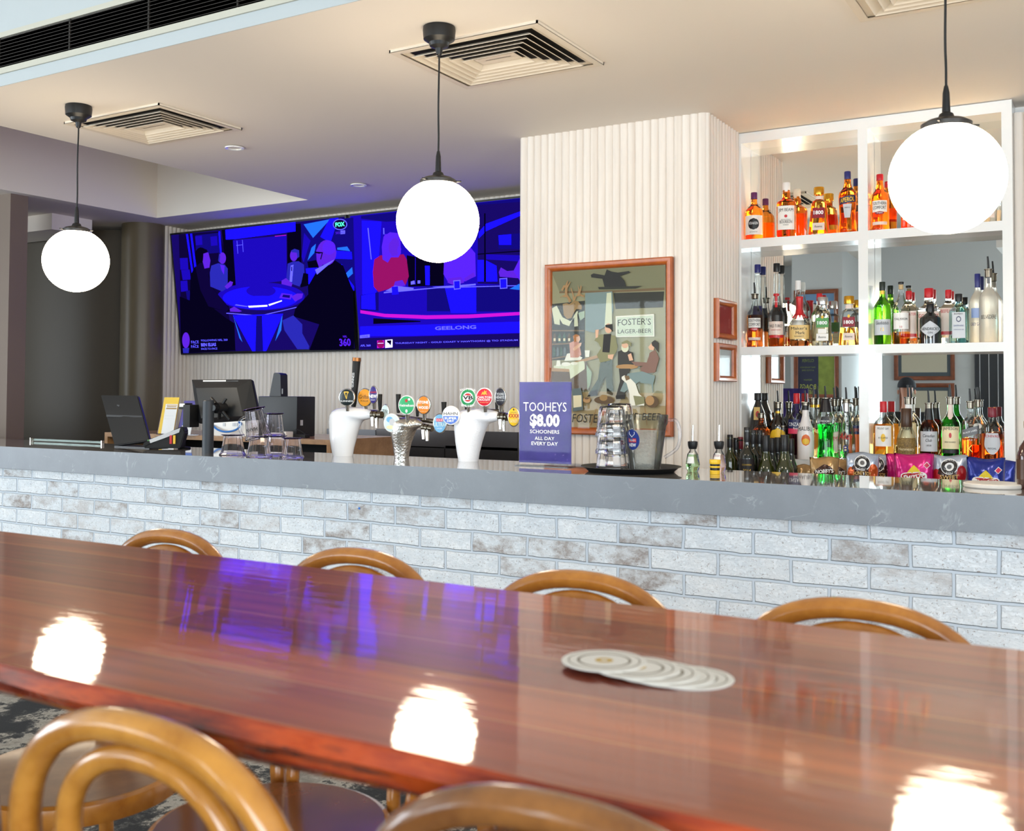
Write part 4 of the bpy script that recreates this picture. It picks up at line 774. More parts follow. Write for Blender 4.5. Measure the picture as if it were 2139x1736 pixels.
def a_smith(P_, T_, h, w_):
    P_(0, h - .080, .030, .034, 'yellow_print', 1.1); P_(0, h - .100, .056, .024, 'white_ink', 3, 1); P_(0, h - .100, .052, .020, 'chilli_red', 3, 2); T_("SMITH'S", 0, h - .100, .088, .023, 'white_ink', bold=.02)
    P_(w_ * .33, h - .050, .015, .015, 'white_ink', 1, 1); P_(w_ * .33, h - .050, .012, .012, 'lab_pink', 1, 2)
packet('small brown and gold nut packet beside the wine bottles', 1664, 1702, 971, 4.98, 'gold_foil', .022)
packet("gold nut packet with orange nuts printed, standing at the front", 1692, 1752, 955, 4.82, 'gold_foil', .03, art=a_nob, rz=.25)
packet('gold nut packet tucked behind the front gold one', 1722, 1772, 957, 4.95, 'gold_foil', .03, art=a_nob, rz=.3)
packet('silver and orange honey soy chip packet', 1768, 1836, 946, 4.82, 'silver_foil', .03, art=a_rrd('HONEY SOY', 'CHICKEN', 'orange_print'), rz=.15)
packet('silver and brown chip packet behind the honey soy one', 1800, 1862, 950, 4.97, 'silver_foil', .03, art=a_rrd('HONEY SOY', 'CHICKEN', 'brown_print'), rz=.2)
packet('bright pink chip packet behind the front pink one', 1851, 1930, 950, 4.93, 'pink_foil', .03, rz=.12)
packet('bright pink chip packet with red and yellow logo at the front', 1868, 1951, 948, 4.80, 'pink_foil', .035, art=a_smith, rz=.12)
packet('silver and red sweet chilli chip packet', 1945, 2022, 951, 4.84, 'silver_foil', .03, art=a_sweet, rz=.1)
packet('dark blue chip packet behind the front blue one', 2040, 2122, 962, 4.95, 'blue_foil', .03, rz=.1)
packet('dark blue chip packet with red and yellow logo at the front', 2019, 2100, 957, 4.79, 'blue_foil', .035, art=a_smith, rz=.08)
# ================================================================== TELEVISIONS
TN = Vector((0, .9675, .132)).normalized(); T0 = Vector((0, 5.88, zr(.306)))
TUp = Vector((0, -.132, .9675)).normalized()
def tvp(X, s): return Vector((X, 0, 0)) + Vector((0, T0.y, T0.z)) + TUp * s
def television(X0, W_, Hh, label):
    t = thing('television', (X0 + W_ / 2, 5.90, T0.z), label, 'television', 'televisions on the back wall')
    b2 = bmesh.new(); box(b2, 0, W_, 0, .035, 0, Hh, bev=.004); box(b2, W_ * .2, W_ * .8, .03, .075, Hh * .15, Hh * .7, bev=.01)
    o = fin('casing', b2, 'black_plastic', None, auto=30)
    mt = Matrix(((1, TN.x, TUp.x, X0), (0, TN.y, TUp.y, T0.y), (0, TN.z, TUp.z, T0.z), (0, 0, 0, 1))); o.data.transform(mt); part(o, t)
    b2 = bmesh.new(); box(b2, W_ * .3, W_ * .36, .03, .10, Hh * .3, Hh * .6); box(b2, W_ * .62, W_ * .68, .03, .10, Hh * .3, Hh * .6); o = fin('wall_bracket', b2, 'black_metal'); o.data.transform(mt); part(o, t)
    b2 = bmesh.new(); vs = [b2.verts.new(p) for p in ((.016, -.0006, .020), (W_ - .014, -.0006, .020), (W_ - .014, -.0006, Hh - .014), (.016, -.0006, Hh - .014))]; b2.faces.new(vs)
    return t, mt, b2
BS = 2.3
def ec(name, lcol, s=BS): return emat('tv_' + name, None, s, lcol=lcol)
ec('deep', (.003, .001, .045)); ec('blue', (.004, .002, 1.0)); ec('mid', (.004, .001, .17)); ec('dark', (.0015, .0005, .014)); ec('black', (.0006, .0003, .004)); ec('light', (.06, .055, .62)); ec('violet', (.036, .006, .34)); ec('skin', (.040, .006, .26)); ec('teal', (.006, .06, .36)); ec('crimson', (.105, .002, .045)); ec('magenta', (.22, .003, .24)); ec('white', (.42, .42, 1)); ec('green', (.05, .75, .35)); ec('suit', (.008, .008, .16)); ec('navy', (.002, .001, .07))
def screen_art(t, sc, ox, oy, shapes, mt0):
    """flat coloured shapes that make up the picture on the screen"""
    for k, sh_ in enumerate(shapes):
        m_, pts = sh_[0], sh_[1:]
        if isinstance(pts[0], str):
            s_, x0, y0, x1, y1 = pts[:5]; bold = pts[5] if len(pts) > 5 else 0
            a = PP(ox + x0 / sc, oy + y1 / sc, T0, TN); b_ = PP(ox + x1 / sc, oy + y0 / sc, T0, TN); wd = b_.x - a.x; ht = abs((b_ - a).dot(TUp)); c_ = (a + b_) / 2
            o = text(s_, lambda u, v_: c_ + Vector((u, 0, 0)) + TUp * v_ - TN * (.0016 + .00035 * k), wd, ht, M['tv_' + m_], None, bold=bold)
        else:
            o = poly('picture_shape', [PP(ox + x / sc, oy + y / sc, T0, TN) - TN * (.0012 + .00035 * k) for x, y in pts], M['tv_' + m_])
        o.parent = t; o.data.transform(root_matrix(t.parent).inverted() if t.parent else root_matrix(t).inverted())
def ell(cx, cy, rx, ry, n=20, a0=0, a1=2 * pi): return [(cx + rx * cos(a0 + (a1 - a0) * k / n), cy + ry * sin(a0 + (a1 - a0) * k / n)) for k in range(n)]
TW, TH = 1.812, .978
t1, mt, b2 = television(-1.1225 * 5.88, TW, TH, 'left wall television showing four men talking round a glowing blue table')
o = fin('screen', b2, 'tv_deep'); o.data.transform(mt); part(o, t1)
screen_art(t1, 4.8225, 360, 420, [
 ('dark', (66, 335), (480, 305), (520, 480), (640, 860), (560, 1100), (640, 1510), (100, 1538)),
 ('navy', (235, 345), (470, 320), (480, 520), (240, 540)), ('blue', (140, 335), (158, 333), (215, 740), (200, 745)), ('blue', (182, 330), (200, 328), (245, 680), (228, 690)), ('mid', (385, 360), (452, 352), (458, 446), (392, 452)), ('mid', (232, 355), (300, 348), (306, 440), (240, 446)),
 ('blue', (468, 308), (484, 306), (500, 520), (484, 525)), ('mid', (78, 575), (158, 572), (165, 690), (84, 692)), ('mid', (92, 695), (178, 690), (190, 790), (108, 796)), ('mid', (86, 805), (155, 800), (162, 905), (92, 915)), ('navy', (140, 905), (180, 900), (188, 1005), (158, 1022)),
 ('black', (500, 290), (620, 278), (660, 860), (560, 820)), ('black', (1160, 240), (1300, 225), (1310, 860), (1165, 800)),
 ('mid', (615, 395), (1155, 345), (1158, 800), (645, 860)), ('blue', (540, 290), (1245, 212), (1246, 305), (620, 385), (545, 388)),
 ('light', (655, 400), (659, 400), (668, 530), (664, 530)), ('light', (710, 392), (714, 392), (722, 512), (718, 512)), ('light', (652, 445), (716, 438), (716, 442), (652, 449)),
 ('magenta', (1040, 352), (1155, 340), (1155, 346), (1040, 358)), ('navy', (1300, 225), (1830, 165), (1850, 900), (1370, 940)),
 ('teal', (1330, 235), (1600, 182), (1425, 372)), ('mid', (1335, 320), (1400, 400), (1330, 620), (1310, 560)), ('blue', (1590, 180), (1680, 170), (1600, 420), (1500, 360)), ('teal', (1410, 470), (1455, 430), (1440, 520), (1370, 600)), ('teal', (1670, 470), (1770, 458), (1800, 505), (1670, 490)), ('blue', (1660, 500), (1815, 512), (1820, 585), (1650, 580)),
 ('teal', (1735, 750), (1820, 665), (1828, 730), (1760, 790)), ('blue', (1690, 630), (1720, 640), (1780, 780), (1840, 860), (1838, 905)), ('black', (1370, 610), (1480, 590), (1480, 670), (1380, 670)),
 ('blue', (1355, 680), (1470, 670), (1440, 860), (1375, 830)),
 # table
 ('mid', *ell(905, 960, 440, 140, 30)), ('blue', *ell(900, 975, 380, 115, 30)), ('mid', *ell(905, 905, 150, 62, 24)), ('blue', *ell(920, 1010, 250, 55, 24)), ('light', (655, 1040), (770, 1058), (765, 1066), (640, 1048)), ('white', (775, 1055), (970, 1045), (970, 1062), (785, 1073)), ('white', (980, 1040), (1115, 998), (1118, 1008), (990, 1055)),
 ('light', (560, 1125), (900, 1150), (1290, 1060), (1294, 1066), (900, 1158), (556, 1132)), ('teal', (625, 1150), (720, 1420), (690, 1380)), ('teal', (1125, 1130), (1110, 1300), (1050, 1410)), ('blue', (625, 1150), (1130, 1135), (960, 1508), (820, 1510)), ('navy', (860, 1155), (918, 1152), (930, 1508), (850, 1510)),
 # seated figures
 ('black', (245, 660), (290, 690), (380, 740), (440, 900), (560, 1040), (600, 1090), (590, 1115), (430, 1080), (560, 1180), (640, 1230), (650, 1500), (100, 1535), (90, 960), (190, 1000), (200, 740)), ('dark', (245, 655), (300, 670), (370, 720), (430, 890), (590, 1085), (560, 1110), (380, 1060), (300, 900)),
 ('black', *ell(305, 545, 62, 78)), ('skin', (330, 500), (380, 520), (400, 600), (390, 670), (340, 680), (322, 610)), ('black', (245, 520), (300, 465), (365, 490), (375, 515), (330, 530), (325, 600), (262, 650)), ('skin', (595, 1085), (640, 1062), (718, 1108), (690, 1116), (600, 1112)),
 ('suit', (410, 650), (480, 625), (545, 640), (575, 680), (575, 830), (590, 860), (520, 910), (400, 860), (395, 720)), ('skin', *ell(522, 575, 36, 58)), ('suit', (490, 520), (480, 600), (492, 620), (500, 560)), ('violet', (500, 640), (545, 650), (538, 740), (515, 700)), ('skin', (545, 860), (600, 805), (630, 815), (620, 850), (570, 885)),
 ('suit', (1180, 630), (1230, 610), (1290, 605), (1345, 640), (1350, 760), (1300, 860), (1240, 840), (1165, 800)), ('skin', *ell(1242, 548, 38, 58)), ('suit', (1212, 500), (1250, 480), (1296, 495), (1298, 560), (1280, 575), (1272, 520), (1225, 515)), ('light', (1212, 650), (1240, 640), (1225, 815), (1200, 810)), ('black', (1218, 660), (1228, 660), (1226, 710), (1217, 700)), ('skin', (1120, 800), (1165, 775), (1230, 830), (1220, 860), (1120, 835)), ('black', (1340, 725), (1390, 730), (1392, 850), (1310, 870)),
 ('black', (1500, 660), (1650, 590), (1740, 650), (1840, 900), (1850, 1200), (1850, 1495), (1400, 1500), (1500, 1240), (1240, 1160), (1260, 1080), (1390, 940), (1385, 860)), ('suit', (1130, 1200), (1240, 1150), (1330, 1240), (1330, 1330), (1400, 1460), (1395, 1490), (1280, 1490), (1150, 1300)),
 ('skin', *ell(1575, 520, 98, 128)), ('skin', (1470, 500), (1500, 440), (1540, 640), (1500, 670), (1475, 600)), ('violet', *ell(1600, 470, 66, 70)), ('black', (1452, 508), (1535, 515), (1535, 522), (1500, 530), (1455, 520)), ('black', (1530, 515), (1540, 515), (1520, 590), (1512, 585)), ('light', (1460, 690), (1650, 590), (1645, 600), (1480, 740)),
 ('skin', (1220, 960), (1280, 930), (1340, 930), (1330, 975), (1260, 1010)), ('violet', (1125, 925), (1235, 940), (1215, 990), (1100, 975)), ('navy', (1140, 940), (1210, 948), (1205, 975), (1130, 965)),
 # captions
 ('skin', *ell(162, 1400, 38, 80)), ('suit', (130, 1480), (195, 1475), (190, 1528), (135, 1528)), ('light', 'FACE', 218, 1402, 290, 1432), ('light', 'TO', 240, 1436, 262, 1446), ('light', 'FACE', 218, 1448, 290, 1476), ('light', 'FOLLOWING NRL 360', 318, 1384, 582, 1412), ('light', 'BEN ELIAS', 318, 1424, 466, 1462, .03), ('light', 'FACE-TO-FACE', 320, 1472, 480, 1496),
 ('violet', 'NRL', 1745, 1350, 1785, 1372, .02), ('violet', '360', 1712, 1378, 1820, 1460, .03), ('light', *ell(1716, 236, 72, 56, 28)), ('dark', *ell(1716, 236, 64, 48, 28)), ('green', 'FOX', 1672, 208, 1762, 262, .04), ('violet', '502', 1674, 306, 1716, 334, .01), ('light', (1722, 298), (1768, 294), (1768, 330), (1722, 334)), ('dark', 'HD', 1728, 304, 1762, 326)], mt)
t2, mt, b2 = television(-.8105 * 5.88, TW, TH, 'right wall television showing a woman in red at a long desk')
o = fin('screen', b2, 'tv_mid'); o.data.transform(mt); part(o, t2)
screen_art(t2, 4.568, 740, 380, [
 ('navy', (66, 325), (1200, 200), (2000, 110), (2000, 320), (1250, 320), (300, 380), (66, 350)), ('deep', (1180, 220), (2000, 160), (2000, 1000), (1180, 970)), ('blue', (75, 370), (260, 380), (210, 1060), (80, 1075)), ('light', (128, 440), (138, 440), (168, 740), (160, 740)), ('light', (278, 440), (288, 440), (290, 500), (280, 500)),
 ('blue', (1190, 480), (1260, 400), (1590, 280), (1590, 320), (1260, 470), (1190, 540)), ('navy', (1370, 505), (1590, 490), (1590, 640), (1380, 640)), ('blue', (1380, 510), (1500, 500), (1500, 600), (1385, 600)), ('black', (1242, 300), (1256, 300), (1258, 950), (1244, 950)), ('black', (1180, 685), (1590, 655), (1590, 665), (1180, 695)), ('blue', (1180, 745), (1240, 745), (1240, 950), (1180, 950)), ('blue', (1262, 750), (1360, 800), (1370, 950), (1262, 950)), ('mid', (1262, 690), (1590, 700), (1590, 760), (1262, 740)),
 ('black', (505, 700), (860, 760), (860, 990), (520, 1000)), ('mid', (585, 720), (592, 720), (592, 980), (585, 980)), ('blue', (680, 800), (725, 800), (725, 985), (685, 985)), ('light', (545, 950), (580, 940), (585, 975), (545, 980)), ('light', (610, 940), (636, 940), (636, 968), (610, 970)), ('black', (740, 785), (860, 780), (860, 940), (735, 945)),
 # desk
 ('navy', (66, 1080), (300, 1040), (700, 1000), (1590, 980), (2000, 960), (2000, 1240), (66, 1230)), ('blue', (75, 1085), (205, 1060), (210, 1220), (75, 1210)), ('blue', (870, 1000), (1170, 990), (1170, 1250), (930, 1250)), ('mid', (240, 1040), (700, 1005), (700, 1240), (240, 1230)), ('light', (290, 1050), (800, 1005), (1590, 985), (1590, 992), (800, 1014), (290, 1062)),
 ('magenta', (66, 1222), (300, 1258), (700, 1272), (1100, 1265), (1590, 1240), (2000, 1215), (2000, 1250), (1590, 1270), (1100, 1300), (700, 1308), (300, 1290), (66, 1252)), ('black', (190, 1300), (640, 1325), (640, 1335), (190, 1355)), ('mid', (190, 1356), (900, 1335), (2000, 1290), (2000, 1430), (66, 1475), (66, 1360)),
 ('blue', (66, 1380), (600, 1365), (2000, 1320), (2000, 1425), (600, 1465), (66, 1470)), ('light', 'GEELONG', 780, 1365, 1170, 1414, .03),
 # woman
 ('crimson', (200, 740), (260, 700), (360, 700), (480, 690), (510, 740), (530, 900), (500, 980), (410, 1000), (240, 1050), (195, 1000), (186, 860)), ('violet', (272, 620), (290, 520), (350, 480), (420, 488), (450, 540), (455, 680), (430, 720), (360, 720), (330, 770), (280, 740)), ('skin', (335, 560), (400, 530), (435, 560), (440, 640), (420, 700), (370, 710), (340, 660)), ('violet', (300, 500), (400, 490), (380, 540), (340, 590), (330, 740), (285, 730)), ('skin', (400, 950), (470, 935), (500, 990), (380, 1010)), ('violet', (430, 610), (460, 640), (440, 690), (420, 660)),
 # man in pale shirt, half hidden by the lamp
 ('violet', (870, 700), (960, 640), (1110, 615), (1165, 680), (1170, 900), (1060, 950), (900, 945), (862, 880)), ('skin', (905, 920), (1030, 905), (1060, 960), (960, 985), (900, 960)), ('skin', (1060, 920), (1150, 860), (1165, 900), (1070, 950)), ('skin', *ell(980, 560, 60, 80)),
 ('skin', (1390, 860), (1410, 815), (1470, 850), (1580, 840), (1590, 920), (1480, 910), (1400, 905)), ('violet', (1530, 850), (1590, 730), (1700, 700), (1700, 950), (1590, 940)),
 ('light', (310, 1040), (400, 990), (580, 1010), (575, 1030), (420, 1045)), ('light', (755, 1000), (1000, 985), (1170, 970), (1172, 985), (900, 1012)),
 ('blue', (370, 1000), (430, 995), (435, 1070), (375, 1075)), ('light', (958, 940), (1025, 935), (1028, 1020), (965, 1028)), ('blue', (966, 948), (1018, 944), (1020, 1014), (970, 1018)), ('light', (1398, 920), (1472, 915), (1474, 1015), (1404, 1020)), ('blue', (1406, 928), (1464, 924), (1466, 1008), (1410, 1012)),
 ('teal', (1495, 1020), (1590, 970), (1590, 1030)),
 # ticker
 ('deep', (60, 1490), (2000, 1430), (2000, 1560), (60, 1600)), ('light', (70, 1462), (163, 1452), (163, 1482), (70, 1490)), ('navy', 'LIVE', 90, 1464, 146, 1480), ('light', 'AFL 360', 76, 1548, 172, 1570, .02),
 ('magenta', (234, 1512), (302, 1508), (302, 1580), (234, 1584)), ('crimson', *ell(268, 1545, 34, 38)), ('white', (240, 1536), (296, 1534), (296, 1538), (240, 1540)), ('white', (312, 1506), (382, 1500), (382, 1576), (312, 1582)), ('black', (326, 1512), (372, 1508), (366, 1560), (350, 1540), (334, 1530)),
 ('light', 'THURSDAY NIGHT - GOLD COAST V HAWTHORN @ TIO STADIUM', 408, 1498, 1575, 1548, .015)], mt)

# ================================================================== FRAMED PICTURES
def frame(bm_, x0, x1, z0, z1, y, w_, d_):
    """mitred rounded picture moulding facing -y"""
    prof = [(0, 0), (0, d_ * .8), (w_ * .18, d_), (w_ * .55, d_ * .95), (w_ * .85, d_ * .6), (w_, d_ * .35), (w_, 0)]
    cs = [(x0, z0, 1, 1), (x1, z0, -1, 1), (x1, z1, -1, -1), (x0, z1, 1, -1)]
    rr = [[bm_.verts.new((x + sx * a, y - d, z + sz * a)) for a, d in prof] for x, z, sx, sz in cs]
    for k in range(4):
        a, b_ = rr[k], rr[(k + 1) % 4]
        for j in range(len(prof) - 1): bm_.faces.new((a[j], b_[j], b_[j + 1], a[j + 1]))
YF = 4.638
pa, pb = PY(1138.5, 905.5, YF), PY(1405, 536, YF)
pic = thing('framed_poster', ((pa.x + pb.x) / 2, YP - .012, pa.z), 'large vintage beer poster in orange-brown timber frame on the fluted pillar', 'picture')
b_ = bmesh.new(); frame(b_, pa.x, pb.x, pa.z, pb.z, YF + .014, .036, .030); part(fin('frame', b_, 'frame_wood', auto=45), pic)
YA = YF + .006
def pc(name, rgb): return mat('paint_' + name, rgb, .6)
for nm, c in (('wall', (150, 146, 112)), ('ceil', (124, 122, 92)), ('dark', (44, 44, 36)), ('brown', (92, 70, 46)), ('floor', (176, 154, 112)), ('tan', (170, 130, 84)), ('deer', (150, 118, 70)), ('pale', (206, 208, 178)), ('sage', (150, 168, 140)), ('white', (226, 222, 206)), ('pink', (196, 142, 124)), ('skin', (214, 170, 140)), ('coat', (132, 130, 94)), ('trouser', (70, 80, 66)), ('slate', (88, 100, 100)), ('bark', (116, 92, 62)), ('black', (34, 32, 30)), ('hair', (176, 110, 52)), ('jacket', (56, 54, 50)), ('vest', (128, 96, 84)), ('bluegrey', (120, 138, 136)), ('sign', (196, 206, 184)), ('bottle', (56, 84, 66)), ('cream', (216, 204, 168))): pc(nm, c)
def art(shapes):
    for k, sh_ in enumerate(shapes):
        m_, pts = M['paint_' + sh_[0]], sh_[1:]; y = YA - .0006 - .00028 * k
        if isinstance(pts[0], str):
            s_, x0, y0, x1, y1 = pts[:5]; kw = pts[5] if len(pts) > 5 else {}
            a, b2 = PY(1120 + x0 / 4.34, 520 + y1 / 4.34, y), PY(1120 + x1 / 4.34, 520 + y0 / 4.34, y); c_ = (a + b2) / 2
            o = text(s_, lambda u, v_: Vector((c_.x + u, y, c_.z + v_)), abs(b2.x - a.x), abs(b2.z - a.z), m_, None, name='poster_lettering', **kw)
        else: o = poly('poster_shape', [PY(1120 + x / 4.34, 520 + y_ / 4.34, y) for x, y_ in pts], m_)
        part(o, pic)
art([('wall', (130, 190), (1170, 130), (1175, 1640), (135, 1620)), ('ceil', (130, 190), (1170, 130), (1165, 370), (820, 380), (210, 385)), ('bark', (210, 385), (700, 375), (1165, 350), (1165, 375), (700, 395), (210, 402)), ('dark', (700, 400), (1160, 385), (1150, 530), (720, 545)),
 ('floor', (135, 1330), (520, 1290), (1170, 1310), (1175, 1640), (135, 1620)), ('tan', (560, 1400), (566, 1400), (500, 1600), (490, 1600)), ('tan', (760, 1380), (766, 1380), (700, 1560), (692, 1560)), ('tan', (980, 1430), (988, 1430), (1010, 1600), (1000, 1600)),
 ('dark', (140, 500), (440, 470), (440, 1000), (140, 1010)), ('bark', (140, 735), (435, 735), (435, 747), (140, 747)), ('bark', (140, 858), (330, 850), (330, 862), (140, 872)), ('bark', (140, 990), (300, 962), (300, 975), (140, 1003)),
 *[('bottle' if q % 3 else 'brown', (155 + q * 44, 852), (155 + q * 44, 790), (163 + q * 44, 765), (171 + q * 44, 765), (179 + q * 44, 790), (179 + q * 44, 848)) for q in range(4)],
 *[('cream', (158 + q * 44, 835), (158 + q * 44, 810), (176 + q * 44, 810), (176 + q * 44, 835)) for q in range(4)],
 *[('slate' if q % 2 else 'bottle', (152 + q * 32, 975), (152 + q * 32, 915), (158 + q * 32, 890), (166 + q * 32, 890), (174 + q * 32, 915), (174 + q * 32, 968)) for q in range(4)],
 # curtain swags
 ('pale', (142, 540), (185, 515), (210, 560), (215, 690), (165, 680), (150, 590)), ('pale', (195, 540), (240, 620), (310, 655), (375, 590), (380, 560), (345, 600), (300, 700), (240, 680), (205, 620)), ('pale', (345, 600), (370, 560), (380, 700), (345, 705)), ('sage', (380, 580), (440, 560), (438, 620), (400, 650)),
 # stag
 ('deer', (240, 500), (275, 490), (300, 500), (345, 468), (380, 475), (415, 520), (410, 550), (365, 545), (340, 580), (320, 625), (280, 635), (250, 600)), ('black', (345, 495), (352, 495), (352, 502), (345, 502)), ('tan', (300, 490), (280, 440), (230, 430), (218, 445), (215, 435), (260, 415), (262, 345), (240, 380), (225, 372), (248, 330), (262, 330), (285, 285), (290, 290), (282, 330), (308, 295), (312, 300), (285, 355), (282, 412), (320, 470)),
 ('tan', (350, 470), (365, 430), (400, 425), (435, 440), (438, 400), (428, 425), (400, 405), (412, 345), (405, 325), (395, 370), (375, 320), (384, 375), (372, 415), (345, 440), (335, 400), (318, 350), (312, 360), (330, 420), (335, 470)),
 # hanging cloak on the ceiling
 ('black', (495, 235), (520, 222), (620, 240), (640, 185), (680, 205), (740, 215), (840, 200), (852, 215), (760, 245), (800, 290), (820, 355), (640, 362), (560, 360), (620, 345), (600, 270), (500, 258)), ('dark', (560, 345), (960, 335), (900, 358), (570, 366)),
 # doorway, window glow
 ('bluegrey', (445, 400), (690, 385), (700, 560), (640, 700), (520, 760), (445, 740)), ('pale', (640, 400), (680, 395), (690, 700), (620, 700)),
 ('white', (720, 610), (1068, 590), (1072, 795), (722, 800)), ('sign', (730, 622), (1058, 603), (1062, 785), (732, 790)), ('jacket', "FOSTER'S", 740, 630, 1040, 700, dict(bold=-.0, arc=.004)), ('jacket', 'LAGER-BEER', 740, 722, 1045, 768),
 # barmaid and counter
 ('white', (255, 1015), (280, 950), (330, 940), (420, 985), (400, 1010)), ('pink', (300, 855), (340, 835), (390, 850), (410, 960), (380, 985), (310, 985)), ('hair', (332, 790), (360, 772), (392, 785), (380, 830), (345, 845)), ('skin', (362, 800), (392, 790), (400, 820), (385, 848), (365, 840)), ('skin', (330, 905), (400, 850), (412, 850), (405, 880), (345, 925)),
 ('tan', (140, 1080), (560, 960), (560, 990), (440, 1020), (300, 1120), (140, 1110)), ('brown', (140, 1110), (300, 1115), (460, 1020), (480, 1280), (140, 1300)), ('pale', (160, 1060), (430, 1015), (440, 1040), (440, 1090), (310, 1180), (300, 1090), (160, 1080)), ('sage', (455, 1050), (505, 1120), (490, 1230), (465, 1280)), ('white', *ell(270, 1045, 42, 18)), ('white', *ell(345, 1038, 32, 14)), ('white', (440, 920), (485, 920), (480, 980), (445, 980)), ('white', (188, 1010), (215, 1010), (225, 1065), (180, 1065)),
 # standing man
 ('trouser', (585, 1000), (690, 990), (690, 1180), (700, 1290), (640, 1290), (630, 1150), (560, 1290), (470, 1320), (560, 1180)), ('black', (560, 1270), (555, 1330), (460, 1340), (500, 1290)), ('black', (640, 1260), (700, 1310), (690, 1330), (640, 1310)), ('coat', (525, 830), (560, 780), (640, 770), (720, 790), (740, 900), (700, 985), (670, 1010), (580, 1030), (550, 960), (590, 900), (560, 850)), ('black', (612, 775), (680, 770), (665, 940), (600, 935)), ('skin', (536, 735), (568, 730), (560, 800), (540, 810)), ('skin', *ell(655, 720, 32, 45)), ('black', (625, 690), (690, 680), (695, 750), (665, 720), (630, 710)), ('skin', (650, 960), (705, 955), (690, 1005), (650, 990)),
 # seated men, table
 ('jacket', (740, 930), (800, 910), (880, 940), (885, 1050), (740, 1060)), ('pale', *ell(805, 895, 34, 42)), ('skin', *ell(805, 872, 30, 28)), ('coat', (775, 850), (820, 825), (862, 850), (860, 885), (820, 855), (780, 862)), ('tan', *ell(822, 1068, 100, 22)), ('jacket', (750, 1085), (850, 1085), (830, 1200), (800, 1350), (720, 1350), (760, 1200)), ('black', (720, 1330), (810, 1320), (805, 1360), (725, 1362)),
 ('vest', (1030, 940), (1080, 915), (1115, 990), (1080, 1120), (960, 1130), (940, 1080), (1000, 1040)), ('vest', (860, 1020), (1010, 1030), (1020, 1060), (900, 1062)), ('skin', (1015, 890), (1050, 850), (1075, 880), (1065, 920), (1030, 915)), ('jacket', (1045, 850), (1075, 825), (1110, 850), (1110, 940), (1075, 895), (1050, 875)), ('bluegrey', (830, 1130), (960, 1110), (1080, 1150), (1060, 1230), (940, 1200), (800, 1300), (760, 1290)), ('bluegrey', (940, 1200), (1060, 1210), (1062, 1300), (1055, 1300), (1045, 1225), (950, 1215)), ('skin', (830, 960), (860, 945), (880, 1010), (845, 1015)),
 # dog, lantern, spittoon, log basket, hat
 ('white', (775, 1160), (800, 1145), (860, 1180), (900, 1220), (930, 1310), (980, 1360), (980, 1420), (850, 1420), (845, 1310), (820, 1220), (775, 1180)), ('coat', (880, 1330), (975, 1340), (985, 1400), (900, 1420)), ('bark', (800, 1150), (840, 1150), (850, 1180), (815, 1195)),
 ('slate', (325, 1270), (405, 1260), (420, 1340), (425, 1460), (330, 1475)), ('cream', (335, 1330), (410, 1325), (412, 1430), (338, 1440)), ('tan', *ell(458, 1370, 34, 26)), ('brown', *ell(458, 1355, 20, 9)), ('brown', *ell(615, 1370, 90, 36)), ('deer', *ell(610, 1350, 36, 28)), ('brown', *ell(1050, 1385, 60, 55)), ('tan', *ell(1030, 1375, 40, 44)),
 ('black', "FOSTER'S", 330, 1498, 660, 1572, dict(shear=.15)), ('black', 'LAGER BEER', 695, 1490, 1140, 1548, dict(shear=.15))])
part(poly('glazing', [(pa.x + .03, YF - .010, pa.z + .03), (pb.x - .03, YF - .010, pa.z + .03), (pb.x - .03, YF - .010, pb.z - .03), (pa.x + .03, YF - .010, pb.z - .03)], 'picture_pane'), pic)
# two small frames on the pillar side (seen edge-on)
for k, (za, zb_, lab) in enumerate(((PY(1512, 708, 4.83).z, PY(1512, 626, 4.83).z, 'upper of two small brown frames on the pillar side, red print'), (PY(1512, 797, 4.83).z, PY(1512, 718, 4.83).z, 'lower of two small brown frames on the pillar side, pale print'))):
    t = thing('small_frame', (XP1 + .012, 4.86, za), lab, 'picture', 'small frames on the pillar side', rz=pi / 2); hw = .135; h_ = zb_ - za
    b_ = bmesh.new(); frame(b_, -hw, hw, 0, h_, 0, .028, .028); fin('frame', b_, 'frame_wood', t, auto=45)
    b_ = bmesh.new(); box(b_, -hw + .005, hw - .005, -.004, 0, .005, h_ - .005); fin('backing', b_, 'frame_wood_dark', t)
    poly('print', [(-hw + .025, -.006, .025), (hw - .025, -.006, .025), (hw - .025, -.006, h_ - .025), (-hw + .025, -.006, h_ - .025)], mat('red_print', (176, 60, 62), .5) if k == 0 else mat('pale_print', (206, 212, 214), .4), t)
    poly('glazing', [(-hw + .025, -.010, .025), (hw - .025, -.010, .025), (hw - .025, -.010, h_ - .025), (-hw + .025, -.010, h_ - .025)], 'picture_pane', t)

